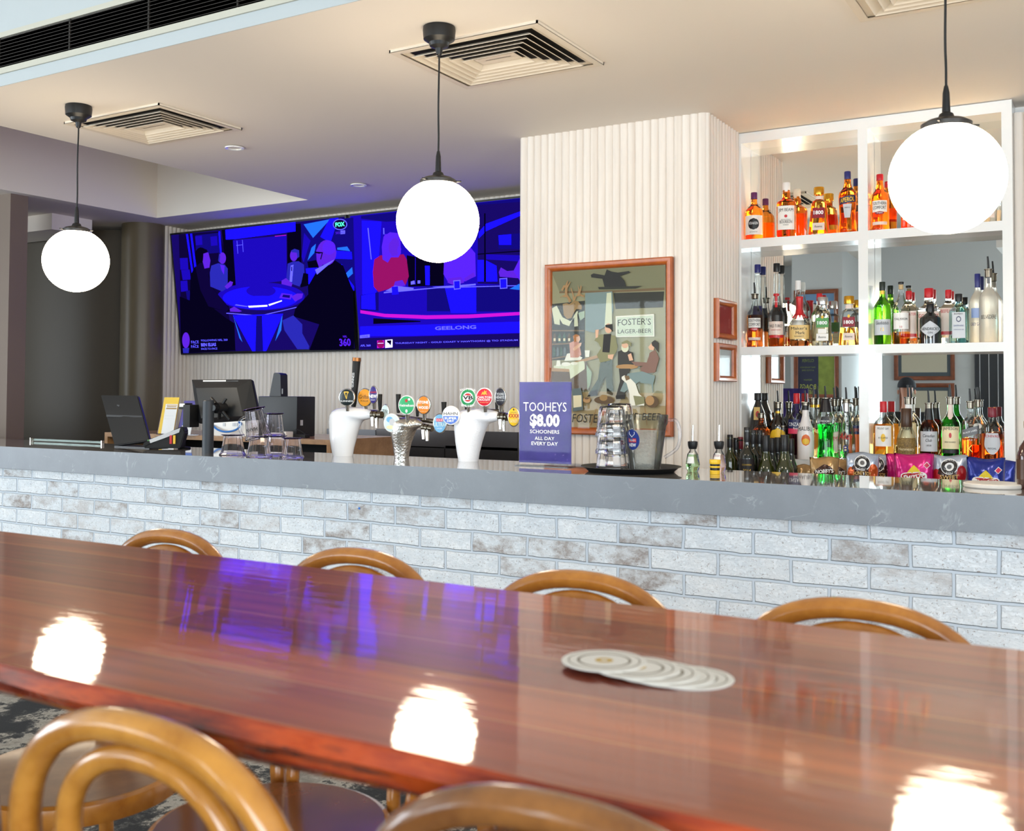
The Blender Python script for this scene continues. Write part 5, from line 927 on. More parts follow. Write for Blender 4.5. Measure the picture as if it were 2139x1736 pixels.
# ================================================================== BEER FONTS
YT = 3.66
def cw(cx_, cy_, Y=YT, ox=640, oy=720, sc=4.65): return PY(ox + cx_ / sc, oy + cy_ / sc, Y)
SEC = [((275, 1085), (432, 1085)), ((262, 1000), (445, 1000)), ((248, 900), (470, 900)), ((237, 800), (500, 812)), ((233, 735), (520, 770)), ((240, 680), (532, 752)), ((262, 645), (545, 742)), ((310, 620), (556, 735)), ((380, 608), (570, 731)), ((460, 608), (585, 728)), ((550, 616), (606, 722)), ((610, 632), (628, 718)), ((640, 652), (640, 712))]
def font_body(t, m_, fx, name='font_body', ymin=ZT):
    b2 = bmesh.new(); rings = []
    for i, (a, c) in enumerate(SEC):
        A = cw(*fx(*a)); B = cw(*fx(*c))
        if i == 0: A.z = B.z = ZT
        mid = (A + B) / 2; ax = (B - A) / 2; hl = ax.length; ax.normalize(); dp = min(.052, hl * .98) if i > 2 else hl * (.95 - .05 * i); dp = min(dp, hl)
        if i >= 8: dp = min(dp, hl * 1.0)
        rings.append([b2.verts.new(mid + ax * hl * cos(2 * pi * k / 32) + Vector((0, 1, 0)) * dp * sin(2 * pi * k / 32)) for k in range(32)])
    for r0, r1 in zip(rings, rings[1:]):
        for k in range(32): b2.faces.new((r0[k], r0[(k + 1) % 32], r1[(k + 1) % 32], r1[k]))
    b2.faces.new(rings[0][::-1]); b2.faces.new(rings[-1]); return part(fin(name, b2, m_, auto=60), t)
def cyl(bm_, p, q, r0, r1=None, seg=16): tube(bm_, [p, (Vector(p) + Vector(q)) / 2, q], [r0, (r0 + (r1 or r0)) / 2, r1 or r0], seg)
def tap_head(t, fx, x0=640, x1=735, yc=682, r=42):
    """collar, nozzle body and spout at the end of the neck"""
    A, B = cw(*fx(x0, yc)), cw(*fx(x1, yc)); rr = abs((cw(*fx(x0, yc - r)) - A).z)
    b2 = bmesh.new(); d = B - A
    for u0, u1, s_ in ((0, .22, 1.0), (.22, .30, .85), (.30, .55, .95), (.55, .65, .72), (.65, 1.0, .80)): cyl(b2, A + d * u0, A + d * u1, rr * s_)
    part(fin('tap_collar', b2, 'tarnished_metal', auto=40), t)
    b2 = bmesh.new(); S0 = A + d * .45
    for yy, dz in ((0, .048), (-.028, .04)):
        q = S0 + Vector((0, yy, -rr * .5)); cyl(b2, q, q + Vector((.004, -.004, -dz)), .010, .007)
    part(fin('spout', b2, 'chrome', auto=40), t)
def badge(t, x, y, rx, ry, rim, face, Y, words=(), fx=lambda a, b: (a, b), extra=None, stem=True):
    X, Y2 = fx(x, y); c = cw(X, Y2, Y); rr = (cw(X, Y2 - ry, Y) - c).z; wd = abs((cw(X + rx, Y2, Y) - c).x); b2 = bmesh.new()
    yaw = math.acos(max(.25, min(1, rx / ry))); rz = yaw
    root = bpy.data.objects.new('tap_badge', None)
    mt = Matrix.Translation(c) @ Matrix.Rotation(YAW * .55, 4, 'Z') @ Matrix.Scale(min(1, max(.45, rx / ry)), 4, (1, 0, 0)) @ Matrix.Rotation(pi / 2, 4, 'X')
    lathe(b2, [(rr * .90, -.004), (rr, 0), (rr, .004), (rr * .95, .007), (rr * .90, .0075)], 36); me = fin('tap_badge', b2, rim, auto=40); me.data.transform(mt); part(me, t)
    b2 = bmesh.new(); lathe(b2, [(.0005, .0098), (rr * .45, .0096), (rr * .75, .0088), (rr * .89, .0078)], 36, capb=False, capt=False); f_ = fin('badge_face', b2, face, auto=40); f_.data.transform(mt); f_.data.transform(root_matrix(t).inverted()); f_.parent = me
    def put(o): o.data.transform(mt); o.data.transform(root_matrix(t).inverted()); o.parent = me
    for W_ in words:
        s_, yy, wd_, ht_, mm = W_[:5]; kw = W_[5] if len(W_) > 5 else {}
        put(text(s_, lambda u, v_: Vector((u, v_ + yy * rr, .0104)), wd_ * rr * 2 if wd_ else None, ht_ * rr if ht_ else None, mm, None, **kw))
    for E_ in extra or ():
        kind, cx_, cy_, a, bq, mm = E_[:6]; lay = (E_[6] if len(E_) > 6 else 0)
        z = .0100 + .00012 * lay
        pts = [(cx_ * rr + a * rr * cos(2 * pi * k / 24), cy_ * rr + bq * rr * sin(2 * pi * k / 24), z) for k in range(24)] if kind == 'o' else [(cx_ * rr + px_ * rr, cy_ * rr + py_ * rr, z) for px_, py_ in ([(-a, -bq), (a, -bq), (a, bq), (-a, bq)] if kind == 'r' else [(a * (1 if k % 2 == 0 else .42) * sin(pi * k / 5), a * (1 if k % 2 == 0 else .42) * cos(pi * k / 5)) for k in range(10)] if kind == 's' else E_[7])]
        put(poly('emblem', pts, mm))
    if stem:
        b2 = bmesh.new(); cyl(b2, c + Vector((0, .002, -rr * .9)), c + Vector((0, .004, -rr - .022)), .010, .008); part(fin('badge_stem', b2, 'chrome', auto=40), t)
    return me
def handle(t, x, y0, y1, w_, fx, Y=3.70, m_='matte_black', top=None, dx=0):
    X, A = fx(x, y0); X2, B = fx(x - dx, y1); a, c = cw(X, A, Y), cw(X2, B, Y); r = w_ / 2 / 4.65 * 2.17e-3
    b2 = bmesh.new(); tube(b2, [c, c + (a - c) * .1, c + (a - c) * .5, c + (a - c) * .97, a], [r * .55, r * .7, r * .85, r, r * .9], 16); part(fin('tap_handle', b2, m_, auto=45), t); return a, c
iden = lambda a, b: (a, b)
fp = cw(353, 1085); f1 = thing('beer_font', (fp.x, YT, ZT), 'white curved beer font on the left with black stout and orange badges', 'beer tap', 'beer fonts on the counter')
font_body(f1, 'glossy_white', iden); tap_head(f1, iden)
b_ = bmesh.new(); cyl(b_, cw(350, 640, 3.66), cw(350, 640, 3.72), .012); cyl(b_, cw(395, 645, 3.70), cw(690, 655, 3.70), .010); cyl(b_, cw(690, 655, 3.70), cw(690, 640, 3.70), .012); part(fin('tap_rail', b_, 'tarnished_metal', auto=40), f1)
a, c = handle(f1, 490, 130, 605, 80, iden, 3.72, 'matte_black', dx=32)
d = (a - c).normalized(); sd = Vector((d.z, 0, -d.x)); mid = c + (a - c) * .55
part(text('GUINNESS', lambda u, v_: mid + d * u - sd * v_ + Vector((0, -.018, 0)), .066, .013, 'white_ink', None), f1)
b_ = bmesh.new(); tube(b_, [a - d * .014, a + d * .002], [.0205, .019], 16); part(fin('handle_cap', b_, mat('copper_tip', (150, 100, 60), .3, .8), auto=45), f1)
handle(f1, 715, 480, 640, 46, iden, 3.69)
NAVYP = mat('purple_badge', (52, 40, 120), .3); mat('stout_badge', (24, 34, 36), .25); mat('orange_badge', (240, 160, 40), .3); mat('heineken_green', (52, 170, 110), .3); mat('stone_orange', (226, 130, 34), .3); mat('sky_badge', (120, 180, 222), .3); mat('pale_badge', (206, 226, 228), .35); mat('vb_green', (34, 140, 80), .3); mat('carlton_red', (206, 26, 50), .3); mat('henry_black', (34, 30, 40), .3); mat('xxxx_yellow', (244, 196, 34), .3)
badge(f1, 572, 515, 76, 92, 'chrome', 'orange_badge', 3.66, [('Grifter', .10, .74, .42, 'lab_brown', dict(shear=.25)), ('PALE', -.35, .5, .14, 'lab_brown')])
badge(f1, 397, 512, 85, 86, 'chrome', 'stout_badge', 3.60, [('GUINNESS', -.42, .82, .20, 'white_ink')], extra=[('p', 0, .25, 0, 0, 'gold_ink', 0, [(-.28, .42), (.22, .42), (.30, .30), (.12, .10), (.06, -.42), (-.02, -.45), (-.22, .05), (-.34, .30)]), ('p', 0, .25, 0, 0, 'stout_badge', 1, [(-.18, .28), (.12, .28), (.02, .0), (.0, -.25), (-.12, .05)])])
badge(f1, 655, 488, 46, 90, 'chrome', NAVYP, 3.60, [('TOOHEYS', .28, .80, .20, 'lab_red', dict(bold=.02)), ('NEW', -.15, .84, .38, 'white_ink', dict(bold=.03)), ('DRAUGHT', -.55, .5, .12, 'white_ink')])
F2 = lambda a, b: (838 + (a - 233) * .72, 706 + (b - 608) * .84) if b > 700 or a < 600 else (838 + (a - 233) * .72, 706 + (b - 608) * .84 + (a - 500) * .12)
fp = cw(*F2(353, 1085)); f2_ = thing('beer_font', (fp.x, YT, ZT), 'hammered chrome beer font in the middle with green and orange badges', 'beer tap', 'beer fonts on the counter')
font_body(f2_, 'brushed_steel', F2); tap_head(f2_, F2, 640, 770, 700, 44)
b_ = bmesh.new(); cyl(b_, cw(985, 705, 3.67), cw(985, 705, 3.73), .012); cyl(b_, cw(790, 690, 3.71), cw(1440, 770, 3.71), .010); part(fin('tap_rail', b_, 'tarnished_metal', auto=40), f2_)
handle(f2_, 893, 480, 665, 48, iden, 3.69); handle(f2_, 1078, 600, 700, 38, iden, 3.70); handle(f2_, 1336, 556, 690, 50, iden, 3.70)
badge(f2_, 770, 655, 42, 78, 'chrome', 'pale_badge', 3.70, [('7ft', .1, .7, .5, 'lab_grey', dict(shear=.3))])
badge(f2_, 832, 760, 84, 93, 'cap_white', 'pale_badge', 3.62, extra=[('o', -.2, .35, .4, .3, 'sky_badge', 0), ('o', .1, .1, .35, .35, 'lab_silver', 1), ('o', -.1, -.45, .5, .2, 'lab_cream', 0)], stem=False)
badge(f2_, 978, 587, 87, 96, 'cap_white', 'heineken_green', 3.62, [('Heineken', -.02, .90, .27, 'white_ink', dict(bold=.02))], extra=[('s', 0, .45, .26, .26, 'lab_red', 1), ('o', .32, .58, .14, .12, 'white_ink', 0), ('o', .02, -.6, .13, .18, 'white_ink', 0)])
badge(f2_, 1143, 587, 72, 93, 'chrome', 'stone_orange', 3.61, [('STONE', .30, .70, .30, 'white_ink', dict(bold=.03)), ('& ', .02, .2, .14, 'lab_green'), ('WOOD', -.26, .70, .30, 'white_ink', dict(bold=.03)), ('PACIFIC ALE', -.66, .5, .10, 'lab_cream')])
badge(f2_, 1300, 765, 70, 98, 'chrome', 'sky_badge', 3.63, [('TOOHEYS', .34, .86, .20, 'white_ink'), ('ULTRA', -.10, .84, .42, 'pale_badge', dict(bold=.02)), ('LAGER', -.5, .4, .12, 'white_ink')], extra=[('r', 0, .34, .50, .15, 'lab_pink', 0)], stem=False)
badge(f2_, 1408, 688, 90, 95, 'cap_white', 'cap_white', 3.60, [('HAHN', .20, .78, .30, 'lab_black'), ('SUPER', -.28, .70, .24, 'white_ink', dict(bold=.03)), ('DRY', -.56, .4, .20, 'white_ink', dict(bold=.03))], extra=[('p', 0, 0, 0, 0, mat('hahn_blue', (88, 126, 214), .3), 0, [(-.86, -.06), (.86, -.06), (.78, -.42), (.5, -.72), (0, -.88), (-.5, -.72), (-.78, -.42)])], stem=False)
F3 = lambda a, b: (1447 + (a - 233) * 1.055, 622 + (b - 608) * 1.083)
fp = cw(*F3(353, 1085)); f3 = thing('beer_font', (fp.x, YT, ZT), 'white curved beer font on the right with green, red and black badges', 'beer tap', 'beer fonts on the counter')
font_body(f3, 'frosted_white', F3); tap_head(f3, F3, 640, 730, 682, 44)
b_ = bmesh.new(); cyl(b_, cw(1585, 650, 3.66), cw(1585, 650, 3.72), .012); cyl(b_, cw(1560, 645, 3.70), cw(1905, 650, 3.70), .010); cyl(b_, cw(1905, 680, 3.68), cw(2000, 700, 3.62), .010); part(fin('tap_rail', b_, 'tarnished_metal', auto=40), f3)
handle(f3, 1552, 560, 650, 34, iden, 3.70); handle(f3, 1848, 560, 660, 30, iden, 3.70)
badge(f3, 1575, 515, 84, 92, 'cap_white', 'vb_green', 3.62, [('VICTORIA', .76, .95, .24, 'white_ink', dict(arc=.006)), ('VB', 0, .62, .42, 'lab_black', dict(bold=.04)), ('BITTER', -.74, .8, .24, 'white_ink', dict(arc=-.006))], extra=[('o', 0, 0, .62, .58, 'white_ink', 0), ('o', 0, .02, .50, .44, 'lab_red', 1), ('r', 0, 0, .52, .24, 'white_ink', 2)])
badge(f3, 1733, 510, 86, 93, 'cap_white', 'carlton_red', 3.615, [('CARLTON', -.02, .84, .24, 'white_ink', dict(bold=.01)), ('DRAUGHT', -.28, .70, .20, 'white_ink', dict(bold=.01)), ('Brewery Fresh', -.56, .5, .13, 'lab_tan', dict(shear=.3))], extra=[('p', 0, .48, 0, 0, 'gold_ink', 0, [(-.36, -.28), (-.20, .10), (-.05, .02), (.02, .30), (.12, .10), (.30, .22), (.24, -.02), (.36, -.26), (.1, -.16), (0, -.28), (-.14, -.16)])])
badge(f3, 1888, 508, 57, 93, 'chrome', 'henry_black', 3.61, [('YOUNG', .30, .66, .28, 'lab_silver', dict(bold=.02)), ('HENRYS', -.04, .74, .28, 'lab_silver', dict(bold=.02)), ('NEWTOWNER', -.36, .6, .13, 'lab_silver')])
badge(f3, 2018, 700, 62, 98, 'chrome', 'xxxx_yellow', 3.60, [('XXXX', .10, .92, .38, 'red_ink', dict(bold=.02)), ('GOLD', -.42, .6, .30, 'lab_cream', dict(bold=.02))], extra=[('o', 0, .72, .12, .10, 'lab_brown', 0), ('r', 0, .42, .5, .015, 'lab_brown', 0)], stem=False)

# ================================================================== THINGS ON THE COUNTER
# acrylic price sign
sa, sb = PZ(1084, 972, ZT), PZ(1194, 973, ZT); sa.y = sb.y = 3.56; sa = PY(1084, 972, 3.56); sb = PY(1194.5, 974, 3.56); zt_ = PY(1138, 797, 3.56).z
sg = thing('price_sign', ((sa.x + sb.x) / 2, 3.56, ZT), 'purple-blue price card in a clear upright stand on the counter', 'sign'); sw = (sb.x - sa.x) / 2; shh = zt_ - ZT
Box('acrylic_base', -sw, sw, -.035, .035, 0, .003, 'clear_plastic', sg); Box('acrylic_front', -sw, sw, -.004, -.003, .003, shh, thin('acrylic_sheet', (252, 252, 254), refl=.12, dens=.9), sg)
m, nt, b = nodes('sign_card')
g = noise(nt, mapped(nt, (1, 1, 1)), 14, 3); sp_ = ramp(nt, noise(nt, mapped(nt, (1, 1, 1)), 120, 2), (.70, (0, 0, 0)), (.74, (.6, .6, .6)))
L(nt, mixc(nt, sp_, ramp(nt, g, (.35, lin((58, 50, 124))), (.7, lin((78, 66, 150)))), lin((150, 130, 200))), b.inputs['Base Color']); b.inputs['Roughness'].default_value = .5; b.inputs['Specular IOR Level'].default_value = .25
cardo = Box('printed_card', -sw + .002, sw - .002, -.002, 0, .012, shh - .002, 'sign_card', sg)
for s_, yc, ht_, wd_, bo in (('TOOHEYS', 858, 19, 90, .0), ('$8.00', 891, 30, 62, .045), ('SCHOONERS', 914.5, 7.5, 61, .01), ('ALL DAY', 917 + 12, 7, 41, .01), ('EVERY DAY', 938.5, 7.5, 55, .01)):
    pz = PY(1138, yc - 12 if s_ in ('TOOHEYS', '$8.00', 'SCHOONERS') else yc - 12, 3.55).z; k_ = 2.17e-3
    yc2 = {'TOOHEYS': 850, '$8.00': 880, 'SCHOONERS': 902, 'ALL DAY': 916, 'EVERY DAY': 927}[s_]; pz = PY(1138, yc2, 3.55).z
    text(s_, lambda u, v_: Vector((u, -.0046, pz - ZT + v_)), wd_ * 1.0 / 110 * 2 * sw, ht_ * shh / 176, 'white_ink', sg, bold=bo)
# tray with jug and stacked tumblers
tc_ = PY(1318, 983, 3.50); tr = thing('serving_tray', (tc_.x, 3.50, ZT), 'round black serving tray holding the water jug and tumblers', 'tray')
Lathe('tray', [(.150, 0), (.155, .001), (.176, .018), (.183, .019), (.182, .021), (.174, .019), (.154, .004), (.0005, .004)], 'black_plastic', tr, 56, capt=False)
TZ = ZT + .0042
def jug_prof(R, h_): return [(R * .66, 0), (R * .68, .003), (R * .93, h_ * .80), (R, h_ * .84), (R * 1.02, h_ * .99), (R * 1.0, h_), (R * .985, h_ * .99), (R * .965, h_ * .845), (R * .90, h_ * .79), (R * .64, .006), (.0005, .006)]
jp = PY(1347, 976, 3.52); jg = thing('water_jug', (jp.x, 3.52, TZ), 'large clear jug of iced water with round blue beer sticker on the tray', 'jug', rz=.3); JR, JH = .083, PY(1343, 866, 3.52).z - TZ
Lathe('jug_body', jug_prof(JR, JH), 'clear_glass', jg, 40, capt=False)
Lathe('iced_water', [(.0005, .008), (JR * .62, .008), (JR * .86, JH * .70), (JR * .86, JH * .715), (.0005, JH * .715)], mat('ice_water', None, .42, trans=.80, ior=1.08, lcol=(1, 1, 1), bump=1.0, bscale=90), jg, 32, capb=False, capt=False)
Tube('jug_handle', smooth_path([(JR * .98, 0, JH * .90), (JR * 1.35, 0, JH * .90), (JR * 1.52, 0, JH * .70), (JR * 1.42, 0, JH * .42), (JR * .86, 0, JH * .24)], 6), .006, 'clear_plastic', jg, 10)
b_ = bmesh.new(); n = 20; g_ = []
for i in range(n + 1):
    v_ = -1 + 2 * i / n; hw = sqrt(max(.001, 1 - v_ * v_)) * .030; z = JH * .56 + v_ * .037; r = JR * (.68 + .25 * (z / (JH * .8))) + .0012
    g_.append([b_.verts.new((r * sin((-.02 + u * hw) / r - .30), -r * cos((-.02 + u * hw) / r - .30), z)) for u in [-1 + 2 * j / 10 for j in range(11)]])
for i in range(n):
    for j in range(10): b_.faces.new((g_[i][j], g_[i][j + 1], g_[i + 1][j + 1], g_[i + 1][j]))
fin('sticker', b_, mat('sticker_blue', (26, 50, 130), .35), jg)
def js(u, v_): u, v_ = u * 1.6, v_ * 1.6; z = JH * .56 + v_; r = JR * (.68 + .25 * (z / (JH * .8))) + .0022; return Vector((r * sin((-.02 + u) / r - .30), -r * cos((-.02 + u) / r - .30), z))
def jsb(u, v_): p = js(u, v_); return Vector((p.x * .994, p.y * .994, p.z))
poly('sticker_band', [jsb(x, y) for x, y in ((-.011, -.006), (-.004, -.006), (.004, -.006), (.011, -.006), (.011, .003), (.004, .003), (-.004, .003), (-.011, .003))], 'lab_red', jg)
text('TOOHEYS', lambda u, v_: js(u, v_ - .0015), .019, .0045, 'white_ink', jg); text('NEW', lambda u, v_: js(u, v_ - .012), .020, .0075, 'white_ink', jg, bold=.03)
Tube('stag_emblem', [js(-.007, .018), js(-.0075, .013), js(-.003, .009), js(0, .006), js(.003, .009), js(.0075, .013), js(.007, .018)], .0009, 'white_ink', jg, 5)
mat('cast_glass', (255, 255, 255), .0, trans=1, ior=1.47); mat('cast_plastic', (252, 250, 255), .02, trans=1, ior=1.42)
def tumbler(x, y, z, label, h_=.112, R=.060):
    t = thing('tumbler', (x, y, z), label, 'glass', 'upturned tumblers stacked on the tray')
    b2 = bmesh.new(); lathe(b2, [(R, 0), (R * 1.0, .012), (R * .94, .018), (R * .80, h_ * .86), (R * .72, h_ * .97), (R * .60, h_), (.0005, h_), (.0005, h_ * .93), (R * .58, h_ * .92), (R * .68, h_ * .86), (R * .88, .02), (R * .94, .001), (R, 0)], 12, capb=False, capt=False); fin('glass_wall', b2, 'cast_glass', t, auto=20); return t
p1 = PZ(1278, 975, TZ); y1 = 3.44
names = ('lowest', 'second from the bottom', 'third from the bottom')
for k in range(3): tumbler(PY(1278, 970, y1).x, y1, TZ + .062 * k, 'clear tumbler upside down, %s of the front stack on the tray' % names[k])
for k in range(4): tumbler(PY(1294, 970, 3.605).x, 3.605, TZ + .044 * k, 'clear tumbler upside down, %s of the rear stack on the tray' % ('lowest', 'second from the bottom', 'third from the bottom', 'topmost')[k])
# syrup bottles with speed pourers and a banded jar
def syrup(px, ybase, Y, liq, lab, tip):
    p = PY(px, ybase, Y); h_ = PY(px, 935, Y).z - ZT; t = thing('syrup_bottle', (p.x, Y, ZT), lab, 'bottle', 'speed-pour bottles at the counter back')
    Lathe('glass_body', [(.018, 0), (.024, .012), (.026, h_ * .30), (.020, h_ * .72), (.011, h_ * .88), (.011, h_)], [liq, CG], t, 24, mifn=lambda i: 0 if i < 3 else 1)
    Lathe('cap', [(.013, h_ * .94), (.014, h_ * .95), (.017, h_ + .006), (.018, h_ + .012), (.018, h_ + .022), (.012, h_ + .024)], 'black_plastic', t, 20)
    Tube('pourer', [(0, 0, h_ + .02), (.001, 0, h_ + .05), (.002, 0, h_ + .082)], [.0048, .0044, .0034], 'chrome', t, 8)
    b2 = bmesh.new(); g0 = []
    for z in (h_ * .36, h_ * .56, h_ * .78): r = rad([(.026, h_ * .30), (.020, h_ * .72), (.011, h_ * .88)], z) + .0008; g0.append([b2.verts.new((r * sin(a), -r * cos(a), z)) for a in [-.55 + 1.1 * j / 6 for j in range(7)]])
    for i in range(2):
        for j in range(6): b2.faces.new((g0[i][j], g0[i][j + 1], g0[i + 1][j + 1], g0[i + 1][j]))
    fin('label', b2, 'lab_white', t); return t
syrup(1447, 985, 3.62, liquid('lime_syrup', None, lcol=(.55, .85, .50)), 'small bottle of pale green syrup with white pourer', 906); syrup(1502, 988, 3.64, liquid('pink_syrup', None, lcol=(.95, .80, .84)), 'small bottle of pale pink syrup with white pourer', 907)
p = PY(1493.5, 988, 3.56); jr = thing('banded_jar', (p.x, 3.56, ZT), 'narrow clear jar with yellow and black bands in front of the pink syrup', 'jar'); h_ = PY(1493.5, 960, 3.56).z - ZT
for z0, z1, mm, r in ((.70, 1.0, 'lab_yellow', .0195), (.56, .70, 'black_plastic', .017), (.44, .56, 'lab_yellow', .0185), (.26, .44, 'black_plastic', .017), (.14, .26, 'lab_yellow', .0185), (0, .14, 'lab_yellow', .018)): Lathe('band', [(r * .97, z0 * h_), (r, z0 * h_ + .001), (r, z1 * h_ - .001), (r * .97, z1 * h_)], mm, jr, 24)
# pale round lid near the right end, brown bottle at the frame edge
p = PZ(2075, 1018, ZT); pl = thing('round_lid', (p.x, p.y, ZT), 'flat pale round lid lying on the counter below the blue chip packets', 'lid'); Lathe('lid', [(.083, 0), (.086, .003), (.086, .011), (.082, .014), (.0005, .013)], mat('pale_lid', (206, 200, 192), .3), pl, 48, capt=False)
p = PZ(2134, 1024, ZT); br_ = thing('brown_bottle', (p.x + .018, p.y + .06, ZT), 'dark brown bottle cut off by the right frame edge', 'bottle')
Lathe('glass_body', [(.034, 0), (.036, .004), (.036, .10), (.030, .125), (.014, .150), (.013, .185), (.015, .187), (.015, .195)], mat('brown_bottle_glass', (60, 30, 20), .1, coat=.8), br_, 28); Lathe('cap', [(.0155, .185), (.0155, .205), (.013, .206)], 'gold_cap', br_, 20); Lathe('label', [(.0365, .03), (.0365, .09)], 'lab_brown', br_, 28, capb=False, capt=False)
# ---------------- upturned jugs, left of the fonts
def beer_jug(px, py, Y, z, R, h_, label, tilt=(0, 0), rz=0, hd=True, tint='clear_plastic', word=False):
    p = PY(px, py, Y); t = thing('beer_jug', (p.x, Y, z), label, 'jug', 'upturned clear beer jugs', rz=rz); t.rotation_euler = (tilt[0], tilt[1], rz)
    prof = [(R * 1.0, 0), (R * 1.02, .003), (R * .92, h_ * .10), (R * .88, h_ * .16), (R * .70, h_ * .86), (R * .68, h_ * .93), (R * .86, h_ * .985), (R * .86, h_), (.0005, h_ * .99), (.0005, h_ * .95), (R * .62, h_ * .93), (R * .64, h_ * .86), (R * .83, h_ * .16), (R * .88, h_ * .09), (R * .97, .003), (R, 0)]
    Lathe('jug_body', prof, 'cast_plastic', t, 14, capb=False, capt=False, auto=18); Lathe('jug_rim', [(R * .86, h_ * .98), (R * .88, h_ * .99), (R * .86, h_), (R * .80, h_ * 1.002)], 'purple_plastic', t, 28, capb=False, capt=False)
    if hd: Tube('jug_handle', smooth_path([(-R * .72, 0, h_ * .80), (-R * 1.25, 0, h_ * .74), (-R * 1.42, 0, h_ * .45), (-R * 1.20, 0, h_ * .16), (-R * .93, 0, h_ * .14)], 6), .0065, 'clear_plastic', t, 10)
    if word:
        def js2(u, v_): r = R * (.92 - .27 * (h_ * .30 + v_) / h_) + .003; return Vector((r * sin(u / r), -r * cos(u / r), h_ * .30 + v_))
        text('HAHN', lambda u, v_: js2(-u, -v_), R * .95, .017, 'black_ink', t, bold=.02)
    return t
JZ = ZT
beer_jug(486, 950, 3.42, JZ, .060, .092, 'clear upturned beer jug, leftmost on the counter', rz=.3, hd=False)
beer_jug(541, 956, 3.40, JZ, .058, .090, 'clear upturned beer jug standing below the tilted one', rz=.9, hd=False)
beer_jug(577, 956, 3.50, JZ, .055, .088, 'clear upturned beer jug, third from the left on the counter', rz=1.4, hd=False, tint='clear_plastic')
beer_jug(610, 957, 3.43, JZ, .052, .086, 'clear upturned beer jug, rightmost on the counter', rz=2.0, hd=False)
beer_jug(541, 915, 3.41, JZ + .078, .060, .135, 'clear beer jug lettered upside down, stacked and tilted on top of the others', tilt=(0, -.22), rz=.25, word=True)
beer_jug(572, 915, 3.49, JZ + .090, .050, .100, 'clear upturned beer jug with purple rim, stacked behind the tilted one', rz=-.4, hd=False, tint='clear_plastic')

# ---------------- till corner
# back of the point-of-sale screen, on a round post
px_ = PY(434, 945, 3.45); ps = thing('till_screen', (px_.x, 3.45, ZT), 'black touch-screen till seen from behind on a thick round post', 'till')
zt2 = PY(434, 836, 3.45).z - ZT
Lathe('post', [(.026, 0), (.026, zt2 - .004), (.023, zt2)], mat('post_grey', (48, 52, 58), .45), ps, 32)
Lathe('post_cap_ring', [(.014, 0), (.015, .001), (.014, .002)], 'black_plastic', ps, 20)
def pw(x, y, Y): return PY(180 + x / 4.456, 740 + y / 4.456, Y)
def slab(name, quad, depth, m_, root, inset=0.0, dirv=None):
    """quad of points -> slab with tapered back"""
    q = [Vector(p) for p in quad]; n_ = (q[1] - q[0]).cross(q[3] - q[0]).normalized(); 
    if n_.y > 0: n_ = -n_
    c = sum(q, Vector()) / 4; b2 = bmesh.new(); A = [b2.verts.new(p) for p in q]; B = [b2.verts.new(p - n_ * depth) for p in q]
    b2.faces.new(A); b2.faces.new(B[::-1])
    for k in range(4): b2.faces.new((A[k], B[k], B[(k + 1) % 4], A[(k + 1) % 4]))
    bmesh.ops.bevel(b2, geom=list(b2.edges), offset=min(.004, depth * .3), segments=2, affect='EDGES')
    return part(fin(name, b2, m_, auto=30), root), n_
Y1, Y2 = 3.66, 3.55
qd = [pw(985, 240, Y1), pw(1533, 236, Y1), pw(1600, 560, Y2), pw(1500, 765, 3.50), pw(1085, 768, 3.50)]
qd = [pw(985, 238, 3.62), pw(1537, 234, 3.62), pw(1612, 600, 3.56), pw(1040, 640, 3.56)]
sc_, nn = slab('screen_shell', qd, .02, 'black_plastic', ps)
qi = [pw(1060, 330, 3.60), pw(1440, 325, 3.60), pw(1500, 590, 3.555), pw(1110, 610, 3.555)]
# tapered back housing
b_ = bmesh.new(); A = [b_.verts.new(p + nn * .001) for p in qd]; B = [b_.verts.new(p + nn * .028) for p in qi]
b_.faces.new(B)
for k in range(4): b_.faces.new((A[k], A[(k + 1) % 4], B[(k + 1) % 4], B[k]))
part(fin('back_housing', b_, 'black_plastic'), ps)
part(poly('rating_sticker', [p + nn * .012 for p in (pw(1105, 250, 3.62), pw(1318, 248, 3.62), pw(1314, 282, 3.618), pw(1100, 285, 3.618))], 'lab_white', None), ps)
part(poly('vent_plate', [p + nn * .012 for p in (pw(1322, 255, 3.62), pw(1432, 252, 3.62), pw(1425, 305, 3.616), pw(1318, 310, 3.616))], 'grey_plastic', None), ps)
b_ = bmesh.new(); hub = pw(1240, 500, 3.50)
for ex, ey in ((1165, 410), (1300, 410), (1335, 610), (1240, 600)): cyl(b_, hub, pw(ex, ey, 3.52), .010, .008, 10)
tube(b_, [hub + Vector((0, -.02, 0)), hub + Vector((0, .03, 0))], .026, 20); cyl(b_, pw(1180, 500, 3.45), hub, .014)
part(fin('mounting_arm', b_, 'black_metal', auto=40), ps)
part(Box('card_reader', pw(975, 500, 3.55).x, pw(1040, 500, 3.55).x, 3.50, 3.56, pw(1000, 680, 3.53).z, pw(1000, 470, 3.53).z, 'matte_black', bev=.006), ps)
